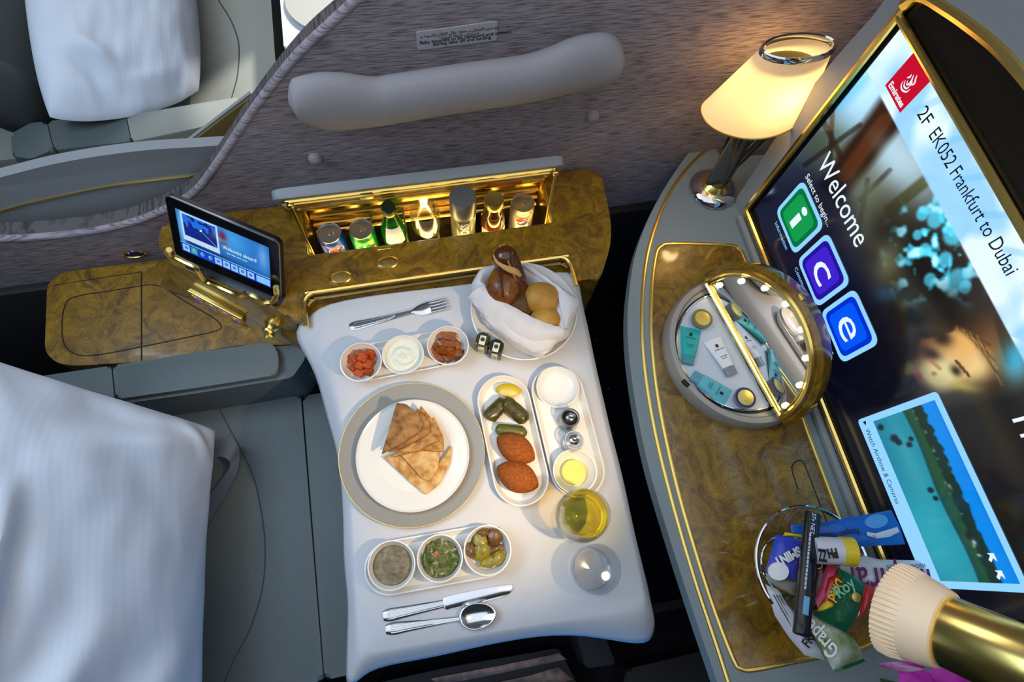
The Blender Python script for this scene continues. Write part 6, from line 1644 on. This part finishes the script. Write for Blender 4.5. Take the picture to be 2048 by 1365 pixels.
# blue sachet leaning towards the television
t, c_ = packet('pumpkin_seed_sachet', [(310, 235), (560, 212), (800, 170), (1085, 118), (1150, 240), (1195, 382), (1000, 392), (820, 402), (560, 335), (320, 290)], .82, .006, m_blue, 'long bright blue seed sachet reaching towards the television', zs=[.815, .82, .825, .83, .83, .83, .83, .825, .82, .815], seed=5)
ptext(t, 'Pumpkin Power', M['ink'], 830, 258, 545, 310, .8335, size=.014, bold=.01)
q = U(*K3(975, 205), .834); mk('pale_oval', lathe([(.020, -.004), (.020, .0004), (.0005, .0008)], (q.x, q.y, .8335), 28, sx=1.0, sy=.52), mat('pale_blue_print', C(90, 160, 226), .4), t)
mk('printed_figure', tube([U(*K3(x, y), .8355) for x, y in ((900, 300), (970, 318), (1060, 300), (1140, 268))], [.003, .004, .0055, .004], 8, flat=(1, .3)), lt, t)
mk('printed_figure', tube([U(*K3(x, y), .8358) for x, y in ((925, 305), (960, 318), (958, 335))], [.002, .003, .002], 8, flat=(1, .3)), mat('orange_print', C(200, 120, 40), .5), t)
# white pouch
t, c_ = packet('snack_pouch', [(690, 520), (880, 468), (1000, 500), (1240, 505), (1480, 508), (1522, 640), (1512, 800), (1250, 850), (900, 800), (700, 640)], .815, .010, m_white, 'white pouch with purple lettering lying towards the television', seed=6)
ptext(t, 'inspiral', purple, 1380, 575, 770, 560, .8305, size=.060, bold=.01)
ptext(t, 'VISIONARY FOODS', M['grey_ink'], 1350, 530, 1050, 545, .8300, size=.008)
# dark and coloured small packs
t, c_ = packet('chocolate_pack', [(490, 470), (680, 520), (650, 640), (560, 880), (470, 890), (470, 640)], .824, .008, m_dark, 'dark maroon chocolate pack in the middle of the basket', seed=7)
mk('gold_curl', tube(spline([U(*K3(x, y), .8335) for x, y in ((510, 510), (545, 520), (550, 560), (520, 570))], 4), .0010, 6), M['gold_dark'], t)
packet('berry_pack', [(600, 520), (675, 530), (600, 800), (520, 880), (500, 800)], .832, .006, m_pink, 'pink fruit pack beside the dark chocolate pack', seed=8)
t, c_ = packet('dried_fruit_bag', [(600, 640), (700, 600), (720, 640), (640, 860), (560, 850)], .838, .006, m_red, 'red dried fruit bag with yellow lettering', seed=9)
ptext(t, 'Dried', m_yel, 665, 640, 600, 790, .8475, size=.020, bold=.03)
packet('yellow_sachet', [(530, 870), (590, 800), (645, 830), (640, 930), (510, 910)], .838, .007, m_yel, 'yellow crumpled sachet under the green bag', seed=10)
t, c_ = packet('green_snack_bag', [(680, 565), (790, 620), (890, 690), (830, 930), (745, 1065), (620, 1000), (480, 920), (640, 850), (690, 700)], .842, .010, m_green, 'dark green transparent snack bag with pale lettering', seed=11)
ptext(t, 'Roy', mat('pale_green_print', C(120, 190, 150), .4), 690, 800, 820, 700, .8560, size=.024, flip=1)
q = U(*K3(822, 790), .855); mk('gold_shell', lathe([(.007, -.003), (.007, .0006), (.0005, .0016)], (q.x, q.y, .8535), 24), M['gold_dark'], t)
packet('red_label_strip', [(890, 690), (965, 715), (900, 900), (832, 955)], .846, .005, m_red, 'narrow red pack at the right side of the green bag', seed=12)
# grape bag over the rim
t, c_ = packet('grape_snack_bag', [(455, 905), (550, 945), (660, 1000), (790, 1105), (835, 1160), (870, 1262), (640, 1352), (550, 1190), (480, 1060)], .828, .010, m_grape, 'olive green bag with white script hanging over the front rim', seed=13)
ptext(t, 'Grape', M['white'], 690, 1195, 475, 950, .8420, size=.032, flip=1)
packet('bag_end_fold', [(640, 1330), (865, 1245), (885, 1285), (660, 1375)], .825, .004, m_green, 'dark green sealed bag end at the front of the basket', seed=14)
# white tube with yellow cap
a, b = U(*K3(480, 425), .848), U(*K3(800, 440), .858); d_ = b - a; tq = d_.normalized().to_track_quat('Z', 'Y').to_matrix(); L_ = d_.length
t = thing('tablet_tube', 'white effervescent tube with a yellow cap', 'tube', tuple(a), 'snacks in the wire basket')
mk('tube_body', lathe([(.0005, 0), (.0200, .001), (.0205, .004), (.0205, L_ * .68), (.0195, L_ * .69), (.0005, L_ * .69)], a, 36, tq), m_white, t)
mk('cap', lathe([(.0205, L_ * .67), (.0218, L_ * .675), (.0218, L_ * .985), (.0200, L_), (.0175, L_ * .985), (.0005, L_ * .985)], a, 36, tq), m_yel, t)
ptext(t, 'PH', M['ink'], 665, 415, 590, 420, .8745, size=.019, bold=.05, flip=1)
ptext(t, 'ZZ', M['ink'], 590, 430, 520, 420, .8735, size=.024, bold=.05, flip=1)
# long black bar on top
a, b = U(*K3(482, 135), .850), U(*K3(392, 1088), .862); d_ = b - a; L_ = d_.length; dn_ = d_.normalized(); sd = Vector((-dn_.y, dn_.x, 0)).normalized(); up_ = sd.cross(dn_) if sd.cross(dn_).z > 0 else -sd.cross(dn_)
t = thing('chocolate_bar', 'long black chocolate bar lying across the basket', 'chocolate bar', tuple(a), 'snacks in the wire basket')
mk('wrapper', rbox((a + b) / 2, (L_, .0235, .012), .0035, mtx=Matrix((dn_, sd, up_)).transposed()), mat('black_wrapper', C(18, 20, 30), .25, coat=.4), t)
o0 = (a + b) / 2 + up_ * .0064
decal('lettering', '37g NET', lt, t, o0 - dn_ * (L_ * .485) - sd * .004, dn_, up_.cross(dn_), width=.034, size=.009, bold=.02)
print_line('fine_print', lt, t, o0 - dn_ * (L_ * .31) - sd * .0055, dn_, up_.cross(dn_), L_ * .46, .0030, 14, 6)
mk('blue_label', rbox(o0 + dn_ * (L_ * .27), (.026, .009, .0006), .0002, mtx=Matrix((dn_, sd, up_)).transposed()), mat('label_blue', C(110, 170, 210), .5), t)

# ================================================================ ORCHID
oc = U(1862, 1352, .92)
orc = thing('orchid', 'purple orchid flower below the reading lamp', 'flower', (oc.x + .05, oc.y - .05, ZC))
m_or = mat('orchid_purple', C(150, 10, 130), .55, var=(60, C(190, 50, 170), 2.0)); m_ow = mat('orchid_white', C(214, 186, 206), .55, var=(40, C(170, 70, 150), 2.2))
def petal(x0, y0, x1, y1, wd, z0, z1, mt, nm='petal'):
    a, b = U(x0, y0, z0), U(x1, y1, z1); d_ = b - a; s_ = d_.cross(Vector((0, 0, 1))).normalized(); u_ = s_.cross(d_).normalized()
    def fn(u, v):
        w_ = wd * math.sin(math.pi * min(.97, .06 + .94 * u)) ** .7; x = (v - .5) * 2
        return a + d_ * u + s_ * (w_ * x) + u_ * (.006 * math.sin(math.pi * u) - .006 * x * x + .002 * noise.noise(Vector((u * 4, x * 2, x0 * .1))))
    g = grid(14, 9, fn)
    top_ = [Vector(p) for p in g[0]]; low_ = [p - u_ * .0008 for p in top_]; n_ = len(top_)
    mk(nm, (top_ + low_, g[1] + [tuple(i + n_ for i in f[::-1]) for f in g[1]]), mt, orc, auto=False)
petal(1850, 1335, 1798, 1285, .018, .925, .935, m_or); petal(1850, 1330, 1880, 1280, .018, .925, .930, m_ow); petal(1848, 1340, 1762, 1331, .006, .925, .935, m_ow, 'lip')
petal(1855, 1345, 1830, 1420, .034, .925, .93, m_or); petal(1862, 1340, 1960, 1352, .030, .925, .93, m_or); petal(1870, 1350, 1920, 1440, .030, .92, .92, m_or)
mk('stem', tube(spline([Vector(oc) + Vector((0, 0, -.004)), Vector((oc.x + .02, oc.y - .03, .86)), Vector((oc.x + .05, oc.y - .05, ZC + .0005))], 6), .0025, 8), mat('stem_green', C(70, 96, 40), .5), orc)
